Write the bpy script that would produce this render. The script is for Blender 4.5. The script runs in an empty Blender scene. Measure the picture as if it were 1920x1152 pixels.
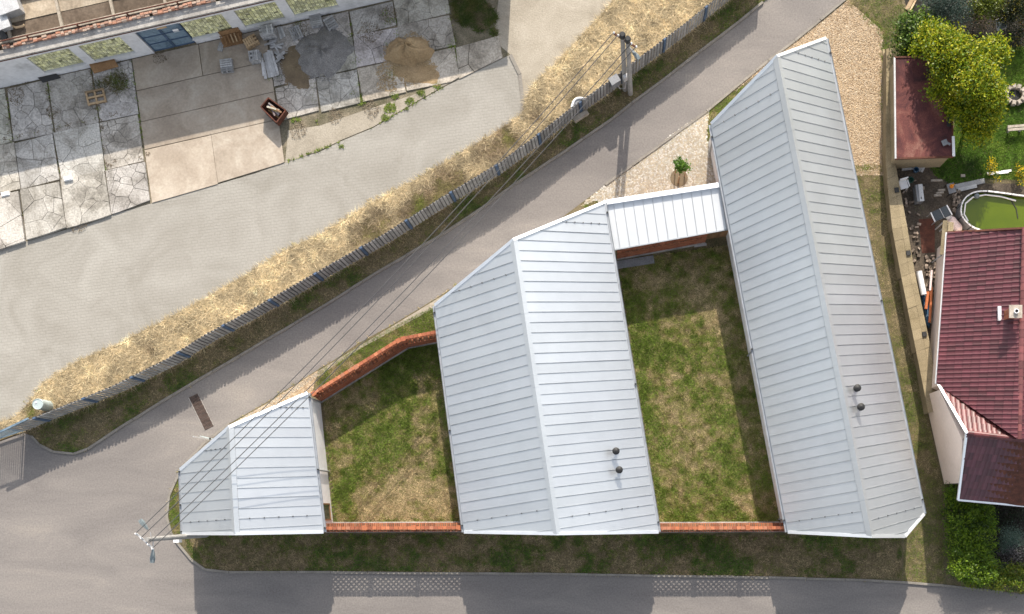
import bpy, math, random
import numpy as np
from mathutils import Vector, Matrix
random.seed(7); rng = np.random.default_rng(7)
C = bpy.context.scene.collection
SC = bpy.context.scene
# ------------------------------------------------------------------ camera
HC, S, NX, NY = 60.0, 33.0, 1150.0, 960.0     # camera height (m), plan scale, point straight below the camera
cam_d = bpy.data.cameras.new('camera'); cam = bpy.data.objects.new('camera', cam_d); C.objects.link(cam)
cam.location = (0, 0, HC); cam.rotation_euler = (0, 0, 0)
cam_d.sensor_width = 36; cam_d.lens = HC*S/1920*36
cam_d.shift_x = (960-NX)/1920; cam_d.shift_y = (NY-576)/1920
cam_d.clip_start = 0.5; cam_d.clip_end = 2000
SC.camera = cam
# ------------------------------------------------------------------ sky, sun, exposure
SUN = Vector((0.055, 1.0, 0.592)).normalized()
el = math.asin(SUN.z); az = math.atan2(SUN.x, SUN.y)
w = bpy.data.worlds.new('World'); SC.world = w; w.use_nodes = True
nt = w.node_tree; bg = nt.nodes['Background']
sky = nt.nodes.new('ShaderNodeTexSky'); sky.sky_type = 'NISHITA'; sky.sun_disc = False
sky.sun_elevation = el; sky.sun_rotation = az; sky.air_density = 1.0; sky.dust_density = 2.0; sky.ozone_density = 1.0
hs = nt.nodes.new('ShaderNodeHueSaturation'); hs.inputs['Saturation'].default_value = 0.40   # thin white haze over the blue
nt.links.new(sky.outputs[0], hs.inputs['Color']); nt.links.new(hs.outputs[0], bg.inputs[0]); bg.inputs[1].default_value = 0.15
sl = bpy.data.lights.new('sun', 'SUN'); sl.energy = 4.0; sl.angle = math.radians(0.55); sl.color = (1.0, 0.91, 0.79)
so = bpy.data.objects.new('sun', sl); C.objects.link(so); so.location = (20, 60, 60)
so.rotation_euler = SUN.to_track_quat('Z', 'Y').to_euler()
vs = SC.view_settings; vs.view_transform = 'Standard'; vs.look = 'None'; vs.exposure = 0.98; vs.gamma = 1.0
# ------------------------------------------------------------------ helpers
def P(px, py, z=0.0):
    k = (1-z/HC)/S
    return Vector(((px-NX)*k, (NY-py)*k, z))
def PL(pts, z=0.0): return [P(a, b, z) for a, b in pts]
ORG = {}
def meta(o, label=None, cat=None, group=None, kind=None):
    if label: o['label'] = label
    if cat: o['category'] = cat
    if group: o['group'] = group
    if kind: o['kind'] = kind
    return o
def thing(name, label, cat, loc=(0, 0, 0), group=None):
    o = bpy.data.objects.new(name, None); C.objects.link(o); o.location = loc; o.empty_display_size = 0.2
    ORG[o] = Vector(loc); return meta(o, label, cat, group)
def link_mesh(name, me, mat, parent=None, org=None, smooth=False):
    if mat: me.materials.append(mat)
    if smooth: me.polygons.foreach_set('use_smooth', [True]*len(me.polygons))
    o = bpy.data.objects.new(name, me); C.objects.link(o)
    if parent is not None: o.parent = parent; ORG[o] = ORG[parent]
    else:
        org = org or Vector((0, 0, 0)); o.location = org; ORG[o] = org
    return o
class MB:
    def __init__(s): s.v = []; s.f = []; s.c = []
    def add(s, vs, fs, col=None):
        n = len(s.v); s.v += [tuple(v) for v in vs]; s.f += [tuple(i+n for i in f) for f in fs]
        s.c += [col or (1, 1, 1)]*len(vs); return s
    def box(s, c, size, rz=0.0, col=None, tilt=None):
        x, y, z = [a/2 for a in size]; cs, sn = math.cos(rz), math.sin(rz); o = []
        for dx, dy, dz in ((-x,-y,-z),(x,-y,-z),(x,y,-z),(-x,y,-z),(-x,-y,z),(x,-y,z),(x,y,z),(-x,y,z)):
            q = Vector((dx, dy, dz))
            if tilt is not None: q = tilt @ q
            o.append((c[0]+q.x*cs-q.y*sn, c[1]+q.x*sn+q.y*cs, c[2]+q.z))
        return s.add(o, [(0,3,2,1),(4,5,6,7),(0,1,5,4),(1,2,6,5),(2,3,7,6),(3,0,4,7)], col)
    def bar(s, a, b, wd, h, col=None, up=0.0):      # box from a to b (bottom centre line), wd wide, h tall
        a = Vector(a); b = Vector(b); d = b-a; n = Vector((-d.y, d.x, 0))
        n = n.normalized()*(wd/2) if n.length > 1e-6 else Vector((wd/2, 0, 0)); u = Vector((0, 0, h)); z = Vector((0, 0, up))
        p = [a-n, b-n, b+n, a+n]
        return s.add([q+z for q in p]+[q+u+z for q in p], [(0,3,2,1),(4,5,6,7),(0,1,5,4),(1,2,6,5),(2,3,7,6),(3,0,4,7)], col)
    def prism(s, poly, z0, z1, col=None):           # poly: ccw or cw list of xy; z0/z1 numbers or functions
        n = len(poly); A = sum(poly[i][0]*poly[(i+1)%n][1]-poly[(i+1)%n][0]*poly[i][1] for i in range(n))
        if A < 0: poly = poly[::-1]
        f0 = z0 if callable(z0) else (lambda x, y: z0); f1 = z1 if callable(z1) else (lambda x, y: z1)
        vs = [(p[0], p[1], f0(p[0], p[1])) for p in poly]+[(p[0], p[1], f1(p[0], p[1])) for p in poly]
        fs = [tuple(range(n, 2*n)), tuple(range(n-1, -1, -1))]+[(i, (i+1)%n, n+(i+1)%n, n+i) for i in range(n)]
        return s.add(vs, fs, col)
    def tube(s, pts, r, n=6, col=None, cap=True):
        pts = [Vector(p) for p in pts]; vs = []; rs = r if isinstance(r, (list, tuple)) else [r]*len(pts); m = len(pts)
        for i, p in enumerate(pts):
            d = (pts[min(i+1, m-1)]-pts[max(i-1, 0)]).normalized()
            a = Vector((0, 0, 1)) if abs(d.z) < .9 else Vector((1, 0, 0)); x = d.cross(a).normalized(); y = d.cross(x)
            vs += [p+(x*math.cos(t)+y*math.sin(t))*rs[i] for t in [2*math.pi*k/n for k in range(n)]]
        fs = [(i*n+k, (i+1)*n+k, (i+1)*n+(k+1)%n, i*n+(k+1)%n) for i in range(m-1) for k in range(n)]
        if cap: fs += [tuple(range(n)), tuple(range(m*n-1, (m-1)*n-1, -1))]
        return s.add(vs, fs, col)
    def lathe(s, c, prof, n=14, col=None):          # prof: (r, z) from bottom to top
        vs = [(c[0]+r*math.cos(2*math.pi*k/n), c[1]+r*math.sin(2*math.pi*k/n), c[2]+z) for r, z in prof for k in range(n)]
        m = len(prof)
        fs = [(i*n+k, i*n+(k+1)%n, (i+1)*n+(k+1)%n, (i+1)*n+k) for i in range(m-1) for k in range(n)]
        fs += [tuple(range(n-1, -1, -1)), tuple(range((m-1)*n, m*n))]
        return s.add(vs, fs, col)
    def quad(s, a, b, c, d, col=None): return s.add([a, b, c, d], [(0, 1, 2, 3)], col)
    def mesh(s, name, org=Vector((0, 0, 0))):
        me = bpy.data.meshes.new(name); me.from_pydata([(v[0]-org[0], v[1]-org[1], v[2]-org[2]) for v in s.v], [], s.f)
        if s.v:
            at = me.color_attributes.new('col', 'FLOAT_COLOR', 'POINT')
            at.data.foreach_set('color', np.hstack([np.array(s.c, float), np.ones((len(s.c), 1))]).ravel())
        me.update(); return me
    def build(s, name, mat, parent=None, org=None, smooth=False, **kw):
        if parent is not None: og = ORG[parent]
        elif org is not None: og = Vector(org)
        else:
            a = np.array(s.v); og = Vector((a[:, 0].mean(), a[:, 1].mean(), a[:, 2].min()))
        o = link_mesh(name, s.mesh(name, og), mat, parent, og, smooth)
        return meta(o, kw.get('label'), kw.get('cat'), kw.get('group'), kw.get('kind'))
def np_mesh(name, V, F, cols, mat, parent=None, kind='stuff', label=None, cat=None):
    me = bpy.data.meshes.new(name); nv, nf, k = len(V), len(F), F.shape[1]
    me.vertices.add(nv); me.vertices.foreach_set('co', np.asarray(V, np.float32).ravel())
    me.loops.add(nf*k); me.loops.foreach_set('vertex_index', F.astype(np.int32).ravel())
    me.polygons.add(nf); me.polygons.foreach_set('loop_start', np.arange(0, nf*k, k, dtype=np.int32))
    if cols is not None:
        at = me.color_attributes.new('col', 'FLOAT_COLOR', 'POINT')
        at.data.foreach_set('color', np.hstack([cols, np.ones((nv, 1))]).astype(np.float32).ravel())
    me.update(calc_edges=True); me.validate()
    if parent is not None: me.transform(Matrix.Translation(-ORG[parent]))
    o = link_mesh(name, me, mat, parent); return meta(o, label, cat, None, kind)
def copy_tree(o, parent=None):
    c = o.copy(); C.objects.link(c); c.parent = parent
    for ch in list(o.children): copy_tree(ch, c)
    return c
def L(r, g, b):
    f = lambda c: c/255/12.92 if c/255 <= .04045 else ((c/255+.055)/1.055)**2.4
    return (f(r), f(g), f(b))
# ---- noise in the plane for scatter colours
_lat = rng.random((256, 256))
def vnoise(x, y, sc):
    x = np.asarray(x)/sc+100.3; y = np.asarray(y)/sc+57.7; xi = np.floor(x).astype(int); yi = np.floor(y).astype(int)
    fx = x-xi; fy = y-yi; fx = fx*fx*(3-2*fx); fy = fy*fy*(3-2*fy); g = lambda a, b: _lat[a % 256, b % 256]
    return (g(xi, yi)*(1-fx)+g(xi+1, yi)*fx)*(1-fy)+(g(xi, yi+1)*(1-fx)+g(xi+1, yi+1)*fx)*fy
def fbm(x, y, sc): return .55*vnoise(x, y, sc)+.28*vnoise(y+31, x+9, sc/2.1)+.17*vnoise(x-17, y+5, sc/4.3)
def inside(x, y, poly):
    r = np.zeros(len(x), bool); n = len(poly)
    for i in range(n):
        x0, y0 = poly[i][0], poly[i][1]; x1, y1 = poly[(i+1) % n][0], poly[(i+1) % n][1]
        if y0 == y1: continue
        c = ((y0 > y) != (y1 > y)) & (x < (x1-x0)*(y-y0)/(y1-y0)+x0); r ^= c
    return r
def scatter(poly, per_m2):
    a = np.array([(p[0], p[1]) for p in poly]); lo, hi = a.min(0), a.max(0)
    n = int(per_m2*np.prod(hi-lo)); x = rng.uniform(lo[0], hi[0], n); y = rng.uniform(lo[1], hi[1], n)
    k = inside(x, y, a); return x[k], y[k]
def clip(poly, a, b, c):        # keep a*x+b*y <= c
    out = []; n = len(poly)
    for i in range(n):
        p, q = poly[i], poly[(i+1) % n]; dp, dq = a*p[0]+b*p[1]-c, a*q[0]+b*q[1]-c
        if dp <= 0: out.append(p)
        if dp*dq < 0:
            t = dp/(dp-dq); out.append((p[0]+(q[0]-p[0])*t, p[1]+(q[1]-p[1])*t))
    return out
def voronoi_cells(poly, pts, near=None):
    res = []
    P_ = np.array(pts)
    for i, p in enumerate(pts):
        d = ((P_-P_[i])**2).sum(1); idx = np.argsort(d)[1:(near or len(pts))]
        c = list(poly) if near is None else [(p[0]-1, p[1]-1), (p[0]+1, p[1]-1), (p[0]+1, p[1]+1), (p[0]-1, p[1]+1)]
        for j in idx:
            q = pts[j]; a, b = q[0]-p[0], q[1]-p[1]; c = clip(c, a, b, (q[0]**2+q[1]**2-p[0]**2-p[1]**2)/2)
            if len(c) < 3: break
        if len(c) >= 3: res.append(c)
    return res
# ------------------------------------------------------------------ materials
def mat(name, stops, scale=1.0, rough=.85, metal=0.0, fine=(18, .18), bump=(30, .15), attr=False, spec=.3, detail=5, dist=0.0, trans=0.0, stretch=None):
    m = bpy.data.materials.new(name); m.use_nodes = True; t = m.node_tree; N = t.nodes; k = t.links.new
    b = N['Principled BSDF']; b.inputs['Roughness'].default_value = rough; b.inputs['Metallic'].default_value = metal
    b.inputs['Specular IOR Level'].default_value = spec
    g = N.new('ShaderNodeNewGeometry'); pos = g.outputs['Position']
    if stretch:
        mp = N.new('ShaderNodeMapping'); mp.inputs['Rotation'].default_value = (0, 0, stretch[0]); mp.inputs['Scale'].default_value = stretch[1]
        k(pos, mp.inputs[0]); pos = mp.outputs[0]
    n1 = N.new('ShaderNodeTexNoise'); n1.inputs['Scale'].default_value = scale; n1.inputs['Detail'].default_value = detail
    n1.inputs['Roughness'].default_value = .62; n1.inputs['Distortion'].default_value = dist; k(pos, n1.inputs['Vector'])
    r = N.new('ShaderNodeValToRGB'); k(n1.outputs['Fac'], r.inputs[0]); e = r.color_ramp.elements
    if len(stops) == 1: stops = [(0, stops[0][1]), (1, stops[0][1])]
    e[0].position, e[0].color = stops[0][0], (*stops[0][1], 1); e[1].position, e[1].color = stops[-1][0], (*stops[-1][1], 1)
    for p_, c_ in stops[1:-1]: q = e.new(p_); q.color = (*c_, 1)
    out = r.outputs[0]
    if attr:
        a = N.new('ShaderNodeAttribute'); a.attribute_name = 'col'
        x = N.new('ShaderNodeMix'); x.data_type = 'RGBA'; x.blend_type = 'MULTIPLY'; x.inputs[0].default_value = 1
        k(out, x.inputs[6]); k(a.outputs['Color'], x.inputs[7]); out = x.outputs[2]
    if fine:
        n2 = N.new('ShaderNodeTexNoise'); n2.inputs['Scale'].default_value = fine[0]; n2.inputs['Detail'].default_value = 3; k(g.outputs['Position'], n2.inputs['Vector'])
        mr = N.new('ShaderNodeMapRange'); mr.inputs[1].default_value = .3; mr.inputs[2].default_value = .7
        mr.inputs[3].default_value = 1-fine[1]; mr.inputs[4].default_value = 1+fine[1]; k(n2.outputs['Fac'], mr.inputs[0])
        x = N.new('ShaderNodeMix'); x.data_type = 'RGBA'; x.blend_type = 'MULTIPLY'; x.inputs[0].default_value = 1
        k(out, x.inputs[6]); k(mr.outputs[0], x.inputs[7]); out = x.outputs[2]
    k(out, b.inputs['Base Color'])
    if trans:
        tb_ = N.new('ShaderNodeBsdfTranslucent'); k(out, tb_.inputs[0]); ms = N.new('ShaderNodeMixShader'); ms.inputs[0].default_value = trans; k(b.outputs[0], ms.inputs[1]); k(tb_.outputs[0], ms.inputs[2]); k(ms.outputs[0], N['Material Output'].inputs['Surface'])
    if bump:
        n3 = N.new('ShaderNodeTexNoise'); n3.inputs['Scale'].default_value = bump[0]; n3.inputs['Detail'].default_value = 4; k(g.outputs['Position'], n3.inputs['Vector'])
        bp = N.new('ShaderNodeBump'); bp.inputs['Strength'].default_value = bump[1]; bp.inputs['Distance'].default_value = .05
        k(n3.outputs['Fac'], bp.inputs['Height']); k(bp.outputs[0], b.inputs['Normal'])
    return m
def gr(v): return (v, v, v)
W1 = [(0, (1, 1, 1))]
m_asph = mat('asphalt', [(.25, (.152, .138, .130)), (.42, (.175, .16, .15)), (.58, (.205, .187, .173)), (.78, (.26, .234, .205))], .42, .9, fine=(11, .15), bump=(60, .3), dist=.9, stretch=(math.radians(-33), (.32, 1.0, 1)))
m_soil = mat('soil', [(.3, (.10, .075, .05)), (.7, (.19, .145, .09))], 1.2, .95)
m_lawn = mat('lawn_soil', [(.3, (.09, .10, .03)), (.5, (.15, .14, .055)), (.72, (.24, .19, .10))], 1.1, .95, fine=(14, .35), bump=(25, .6))
m_verge = mat('verge_soil', [(.3, (.07, .07, .03)), (.5, (.12, .10, .055)), (.75, (.18, .14, .085))], 1.0, .95, fine=(14, .35), bump=(25, .6))
m_bank = mat('bank_soil', [(.3, (.13, .10, .05)), (.6, (.22, .17, .09)), (.8, (.30, .235, .13))], .9, .95, fine=(14, .3), bump=(20, .7))
m_blade = mat('grass_blade', W1, 1, .75, fine=None, bump=None, attr=True, spec=.2, trans=.3)
m_leaf = mat('leaf', W1, 1, .5, fine=None, bump=None, attr=True, spec=.35, trans=.42)
m_bark = mat('bark', [(.3, (.07, .05, .035)), (.7, (.15, .115, .085))], 8, .9)
m_gravel = mat('gravel', [(.3, (.30, .225, .14)), (.5, (.38, .285, .185)), (.7, (.45, .35, .24))], 2.2, .95, fine=(22, .3), bump=(28, .9))
m_peb = mat('pebble', W1, 1, .9, fine=None, bump=None, attr=True)
m_cobjoint = mat('cobble_joint', [(.3, (.27, .225, .165)), (.7, (.36, .31, .235))], 3, .95)
m_conc = mat('concrete', [(.25, (.16, .15, .14)), (.5, (.30, .285, .265)), (.75, (.40, .385, .36))], 1.0, .9, fine=(10, .15), dist=.8)
m_slab = mat('cracked_slab', [(.30, (.19, .178, .16)), (.44, (.31, .295, .27)), (.54, (.42, .405, .38)), (.8, (.50, .485, .46))], .7, .9, fine=(11, .28), attr=True, dist=.5)
m_patch = mat('patch_concrete', [(.25, (.27, .225, .18)), (.5, (.36, .31, .255)), (.75, (.44, .395, .335))], .5, .92, fine=(9, .1), attr=True, dist=1.4)
m_yard = mat('yard_dirt', [(.3, (.07, .068, .035)), (.5, (.15, .13, .09)), (.75, (.30, .25, .18))], .7, .95, fine=(14, .3), bump=(20, .6))
m_dirt = mat('dirt_road', [(.25, (.23, .20, .155)), (.5, (.31, .275, .22)), (.78, (.38, .34, .28))], .45, .95, fine=(12, .14), bump=(14, .4), dist=1)
m_kerb = mat('kerb', [(.3, (.17, .155, .135)), (.7, (.25, .23, .20))], 1.5, .9)
m_roof = mat('roof_metal', [(.3, (.60, .622, .635)), (.7, (.65, .672, .685))], .4, .53, metal=.97, fine=(1.2, .018), bump=(3, .03), spec=.5, attr=True)
m_trim = mat('roof_trim', [(.3, (.78, .80, .82)), (.7, (.86, .88, .90))], 1.5, .5, metal=.85, fine=None, bump=(5, .03), spec=.5)
m_gut = mat('gutter_metal', [(.3, (.30, .32, .34)), (.7, (.40, .42, .45))], 2, .5, metal=.6, fine=None, bump=None)
m_plast = mat('white_plaster', [(.3, (.66, .65, .64)), (.7, (.76, .75, .735))], 1.0, .85, fine=(6, .05), bump=(20, .08))
m_oldp = mat('old_plaster', [(.25, (.36, .355, .35)), (.45, (.57, .565, .57)), (.75, (.66, .655, .66))], .8, .9, fine=(5, .07), bump=(12, .15))
m_pink = mat('pink_plaster', [(.3, (.66, .55, .48)), (.7, (.74, .63, .56))], .7, .9, fine=(6, .04), bump=(20, .1))
m_brick = mat('orange_brick', W1, 1, .85, fine=(20, .15), bump=(40, .2), attr=True)
m_vent = mat('black_plastic', [(0, gr(.015)), (1, gr(.03))], 3, .5)
m_black = mat('black_rubber', [(0, gr(.02)), (1, gr(.04))], 3, .7)
m_wire = mat('wire', [(0, gr(.055)), (1, gr(.075))], 3, .45)
m_wood = mat('weathered_wood', [(.3, (.27, .265, .26)), (.7, (.42, .42, .425))], 2.2, .9, fine=(30, .2), attr=True)
m_fence = mat('fence_wood', [(.3, (.16, .16, .158)), (.7, (.265, .265, .262))], 2.5, .85, fine=(25, .2), attr=True)
m_raww = mat('raw_wood', [(.3, (.33, .23, .13)), (.7, (.48, .35, .22))], 2.2, .9, fine=(30, .2), attr=True)
m_brown = mat('brown_board', [(.3, (.16, .085, .04)), (.7, (.28, .165, .08))], 2, .85)
m_blue = mat('blue_steel', [(.3, (.07, .11, .15)), (.5, (.14, .20, .255)), (.75, (.21, .275, .325))], 1.4, .6, metal=.0, fine=(8, .15), dist=1)
m_blued = mat('dark_blue_paint', [(.3, (.04, .07, .12)), (.7, (.08, .12, .19))], 2, .55)
m_pole = mat('pole_concrete', [(.3, (.20, .195, .185)), (.7, (.29, .28, .265))], 2, .9)
m_lamp = mat('lamp_grey', [(0, (.11, .135, .145)), (1, (.16, .19, .20))], 2, .5)
m_white = mat('white_paint', [(0, gr(.68)), (1, gr(.78))], 2, .6, fine=None)
m_steel = mat('galvanised', [(.3, gr(.40)), (.7, gr(.52))], 3, .5, metal=.5)
m_rust = mat('rust', [(.3, (.05, .02, .013)), (.7, (.13, .045, .028))], 3, .8)
m_sand = mat('sand', [(.3, (.25, .17, .09)), (.7, (.37, .27, .155))], 1.2, .95, fine=(12, .15), bump=(9, .8))
m_grit = mat('grit', [(.3, (.14, .135, .13)), (.7, (.23, .22, .21))], 2.0, .95, fine=(20, .35), bump=(22, .9))
m_tile = mat('roof_tile', W1, 1, .42, fine=(5, .1), bump=(30, .05), attr=True, spec=.45)
m_felt = mat('red_felt', [(.3, (.035, .016, .018)), (.45, (.075, .026, .026)), (.58, (.13, .045, .038)), (.72, (.22, .11, .085))], .55, .9, fine=(20, .25), dist=1.2)
m_glassb = mat('glass_block', [(.3, (.55, .53, .28)), (.7, (.82, .80, .50))], 3, .3, fine=(12, .3), attr=True, spec=.6)
m_mortar = mat('block_mortar', [(.3, (.13, .13, .08)), (.7, (.20, .19, .12))], 3, .9)
m_roofc = mat('ruin_concrete', [(.25, (.15, .125, .095)), (.5, (.28, .24, .19)), (.75, (.38, .34, .28))], .8, .95, fine=(8, .2), attr=True, dist=1)
m_tan = mat('tan_wall', [(.3, (.19, .155, .095)), (.7, (.30, .25, .165))], .8, .95, fine=(24, .3), attr=True)
m_glass = mat('window_glass', [(0, (.03, .035, .035)), (1, (.05, .06, .06))], 1, .08, fine=None, bump=None, spec=.6)
m_water = mat('pool_water', [(.3, (.055, .085, .003)), (.7, (.10, .135, .004))], .25, .08, fine=None, bump=(3, .04), spec=.5)
m_grey = mat('grey_plastic', [(.3, (.16, .165, .175)), (.7, (.23, .235, .245))], 2, .6)
m_panel = mat('solar_glass', [(0, (.045, .055, .065)), (1, (.07, .085, .095))], 2, .3, spec=.5)
m_orange = mat('orange_pipe', [(0, (.42, .13, .05)), (1, (.50, .17, .07))], 2, .5)
m_tarp = mat('blue_tarp', [(.3, (.01, .035, .08)), (.55, (.03, .10, .19)), (.75, (.45, .55, .62))], 4, .5)
m_pinkp = mat('pale_pink', [(0, (.62, .50, .48)), (1, (.72, .60, .58))], 2, .5)
m_stone = mat('pale_stone', [(.3, (.25, .215, .175)), (.7, (.42, .375, .32))], 4, .9, attr=True)
m_green = mat('green_plastic', [(0, (.02, .07, .05)), (1, (.03, .10, .07))], 2, .5)
m_signb = mat('sign_back', [(0, (.40, .47, .46)), (1, (.48, .55, .54))], 2, .45, metal=.3)
m_grate = mat('grate_iron', [(.3, (.055, .035, .028)), (.7, (.12, .085, .07))], 4, .7)
m_alert = mat('orange_plastic', [(0, (.6, .2, .01)), (1, (.7, .26, .02))], 2, .5)
# paver material: bond lines + dirt
def paver_mat():
    m = mat('pavers', [(.25, (.235, .22, .19)), (.5, (.285, .27, .24)), (.78, (.335, .32, .288))], .3, .92, fine=(10, .07), bump=None, dist=1.3)
    t = m.node_tree; N = t.nodes; k = t.links.new; b = N['Principled BSDF']; src = b.inputs['Base Color'].links[0].from_socket
    g = N.new('ShaderNodeNewGeometry'); mp = N.new('ShaderNodeMapping'); mp.inputs['Rotation'].default_value = (0, 0, math.radians(-7)); k(g.outputs['Position'], mp.inputs[0])
    br = N.new('ShaderNodeTexBrick'); br.inputs['Color1'].default_value = (1, 1, 1, 1); br.inputs['Color2'].default_value = (.93, .93, .93, 1); br.inputs['Mortar'].default_value = (.62, .6, .55, 1)
    br.inputs['Scale'].default_value = 1; br.inputs['Mortar Size'].default_value = .016; br.inputs['Brick Width'].default_value = .34; br.inputs['Row Height'].default_value = .17; k(mp.outputs[0], br.inputs['Vector'])
    x = N.new('ShaderNodeMix'); x.data_type = 'RGBA'; x.blend_type = 'MULTIPLY'; x.inputs[0].default_value = .26; k(src, x.inputs[6]); k(br.outputs['Color'], x.inputs[7]); k(x.outputs[2], b.inputs['Base Color'])
    bp = N.new('ShaderNodeBump'); bp.inputs['Strength'].default_value = .5; bp.inputs['Distance'].default_value = .01; k(br.outputs['Fac'], bp.inputs['Height']); bp.invert = True; k(bp.outputs[0], b.inputs['Normal'])
    return m
m_pav = paver_mat()
def sheet(name, pts, z, m, skirt=0.0, kind='structure'):
    b = MB(); q = PL(pts)
    q = [(p.x, p.y) for p in q]
    if skirt: b.prism(q, z-skirt, z)
    else:
        n = len(q); A = sum(q[i][0]*q[(i+1) % n][1]-q[(i+1) % n][0]*q[i][1] for i in range(n))
        if A < 0: q = q[::-1]
        b.add([(x, y, z) for x, y in q], [tuple(range(n))])
    return b.build(name, m, org=(0, 0, 0), kind=kind)
def poly_w(pts): return [(p.x, p.y) for p in PL(pts)]
# ------------------------------------------------------------------ ground sheets
FENCE = [(50, 807), (102, 786), (175, 757), (237, 732), (275, 713), (335, 683), (410, 636), (475, 601), (525, 573), (627, 514), (735, 453), (837, 388), (942, 325), (1010, 275), (1070, 227), (1105, 202), (1147, 173), (1187, 141), (1282, 70), (1360, 7), (1425, -45)]
KERBN = [(60, 818), (75, 834), (100, 847), (140, 851), (165, 842), (225, 803), (300, 756), (375, 711), (475, 653), (605, 576), (705, 513), (792, 462), (830, 440), (905, 390), (955, 353), (1065, 281), (1150, 222), (1185, 194), (1235, 157), (1285, 118), (1335, 80), (1385, 42), (1430, 5), (1490, -45)]
LANES = [(1660, -45), (1585, 0), (1490, 78), (1440, 115), (1370, 172), (1325, 210), (1260, 257), (1210, 293), (1135, 348), (1060, 404), (960, 472), (850, 540), (800, 571), (735, 610), (671, 645), (628, 675), (596, 694), (500, 755), (430, 795), (385, 830), (340, 880), (318, 930), (314, 970), (322, 1000), (335, 1020), (360, 1050), (385, 1068), (430, 1073), (620, 1073), (760, 1075), (1000, 1076), (1240, 1080), (1440, 1083), (1620, 1088), (1690, 1092), (1770, 1098), (1880, 1110), (2000, 1122)]
YARDS = [(-120, 505), (0, 470), (60, 450), (120, 432), (180, 415), (220, 400), (290, 380), (360, 360), (480, 325), (525, 308), (600, 285), (640, 265), (700, 240), (760, 205), (830, 165), (870, 145), (957, 103)]
BANKN = [(-60, 815), (32, 781), (50, 761), (82, 718), (112, 701), (150, 676), (217, 648), (275, 618), (325, 593), (400, 552), (480, 505), (530, 473), (605, 438), (665, 400), (730, 363), (780, 338), (855, 293), (920, 255), (965, 225), (980, 212), (997, 162), (1042, 120), (1100, 57), (1135, 20), (1150, 0), (1190, -60)]
sheet('ground', [(-4000, -4000), (6000, -4000), (6000, 6000), (-4000, 6000)], -.05, m_soil)
sheet('road', [(-900, 870), (-60, 845), (0, 828), (45, 812)]+KERBN+[(1700, -300), (2600, -300), (2600, 1700), (-900, 1700)], 0.0, m_asph)
sheet('paver_road', YARDS+[(975, 140), (980, 190), (978, 212)]+BANKN[:19][::-1]+[(-60, 842), (-300, 880), (-300, 560)], .004, m_pav)
sheet('dirt_road', [(957, 103), (925, 75), (945, -80), (1210, -80)]+BANKN[18:25][::-1]+[(980, 190), (975, 140)], 0.0, m_dirt)
sheet('yard', [(-120, 192)]+YARDS+[(925, 75), (945, -80), (300, -80)], -.012, m_yard)
sheet('bank', BANKN+[(1425, -60)]+FENCE[::-1]+[(0, 826)], .035, m_bank, .06)
sheet('verge', FENCE+KERBN[::-1], .05, m_verge, .06)
PLOT = LANES+[(2700, 1180), (2700, -400), (1700, -400)]
sheet('plot', PLOT, .055, m_verge, .06)
Z0 = .055
def kerb(name, line, step=1.0, wd=.13, h=.10):
    root = bpy.data.objects.new(name, None); C.objects.link(root); root['kind'] = 'structure'; ORG[root] = Vector((0, 0, 0))
    pts = PL(line); acc = []
    for a, b in zip(pts[:-1], pts[1:]):
        n = max(1, round((b-a).length/step))
        for i in range(n): acc.append((a.lerp(b, i/n), a.lerp(b, (i+1)/n)))
    for a, b in acc:
        d = (b-a).normalized()*.008; hh = h+random.uniform(-.008, .008); j = Vector((random.uniform(-.01, .01), random.uniform(-.01, .01), -.02))
        MB().bar(a+d+j, b-d+j, wd, hh+.02).build('kerb_stone', m_kerb, root)
kerb('kerb', KERBN[:-1]); kerb('kerb', LANES[1:9], h=.12); kerb('kerb', LANES[18:37])
kerb('kerb', [(957, 103), (975, 140), (980, 190), (977, 225)], h=.05, wd=.2)
# shoulders and yards on the plot
COB = [(1328, 209), (1325, 238), (1324, 262), (1345, 350), (1360, 440), (1150, 440), (1120, 375), (1092, 385), (1135, 350), (1210, 298), (1262, 252)]
GRAV = [(1590, 2), (1655, 60), (1656, 330), (1600, 330), (1552, 90), (1545, 70), (1455, 112), (1392, 160), (1376, 172), (1440, 117), (1490, 80)]
sheet('gravel_yard', GRAV, Z0+.006, m_gravel)
sheet('cobbled_forecourt', COB, Z0+.004, m_cobjoint)
sheet('gravel_strip', [(597, 695), (586, 735), (430, 812), (432, 797), (502, 757)], Z0+.006, m_gravel)
LAWN1 = [(606, 752), (757, 655), (826, 640), (875, 990), (632, 982), (612, 800)]
LAWN2 = [(1160, 490), (1368, 460), (1480, 985), (1240, 988)]
sheet('lawn', LAWN1, Z0+.006, m_lawn); sheet('lawn', LAWN2, Z0+.006, m_lawn)
sheet('dirt_shoulder', [(1060, 408), (1000, 450), (850, 543), (735, 613), (596, 697), (500, 758), (430, 798), (385, 833), (340, 883), (352, 888), (440, 808), (600, 705), (680, 652), (830, 570), (1005, 460), (1100, 395)], Z0+.010, m_dirt)
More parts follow.
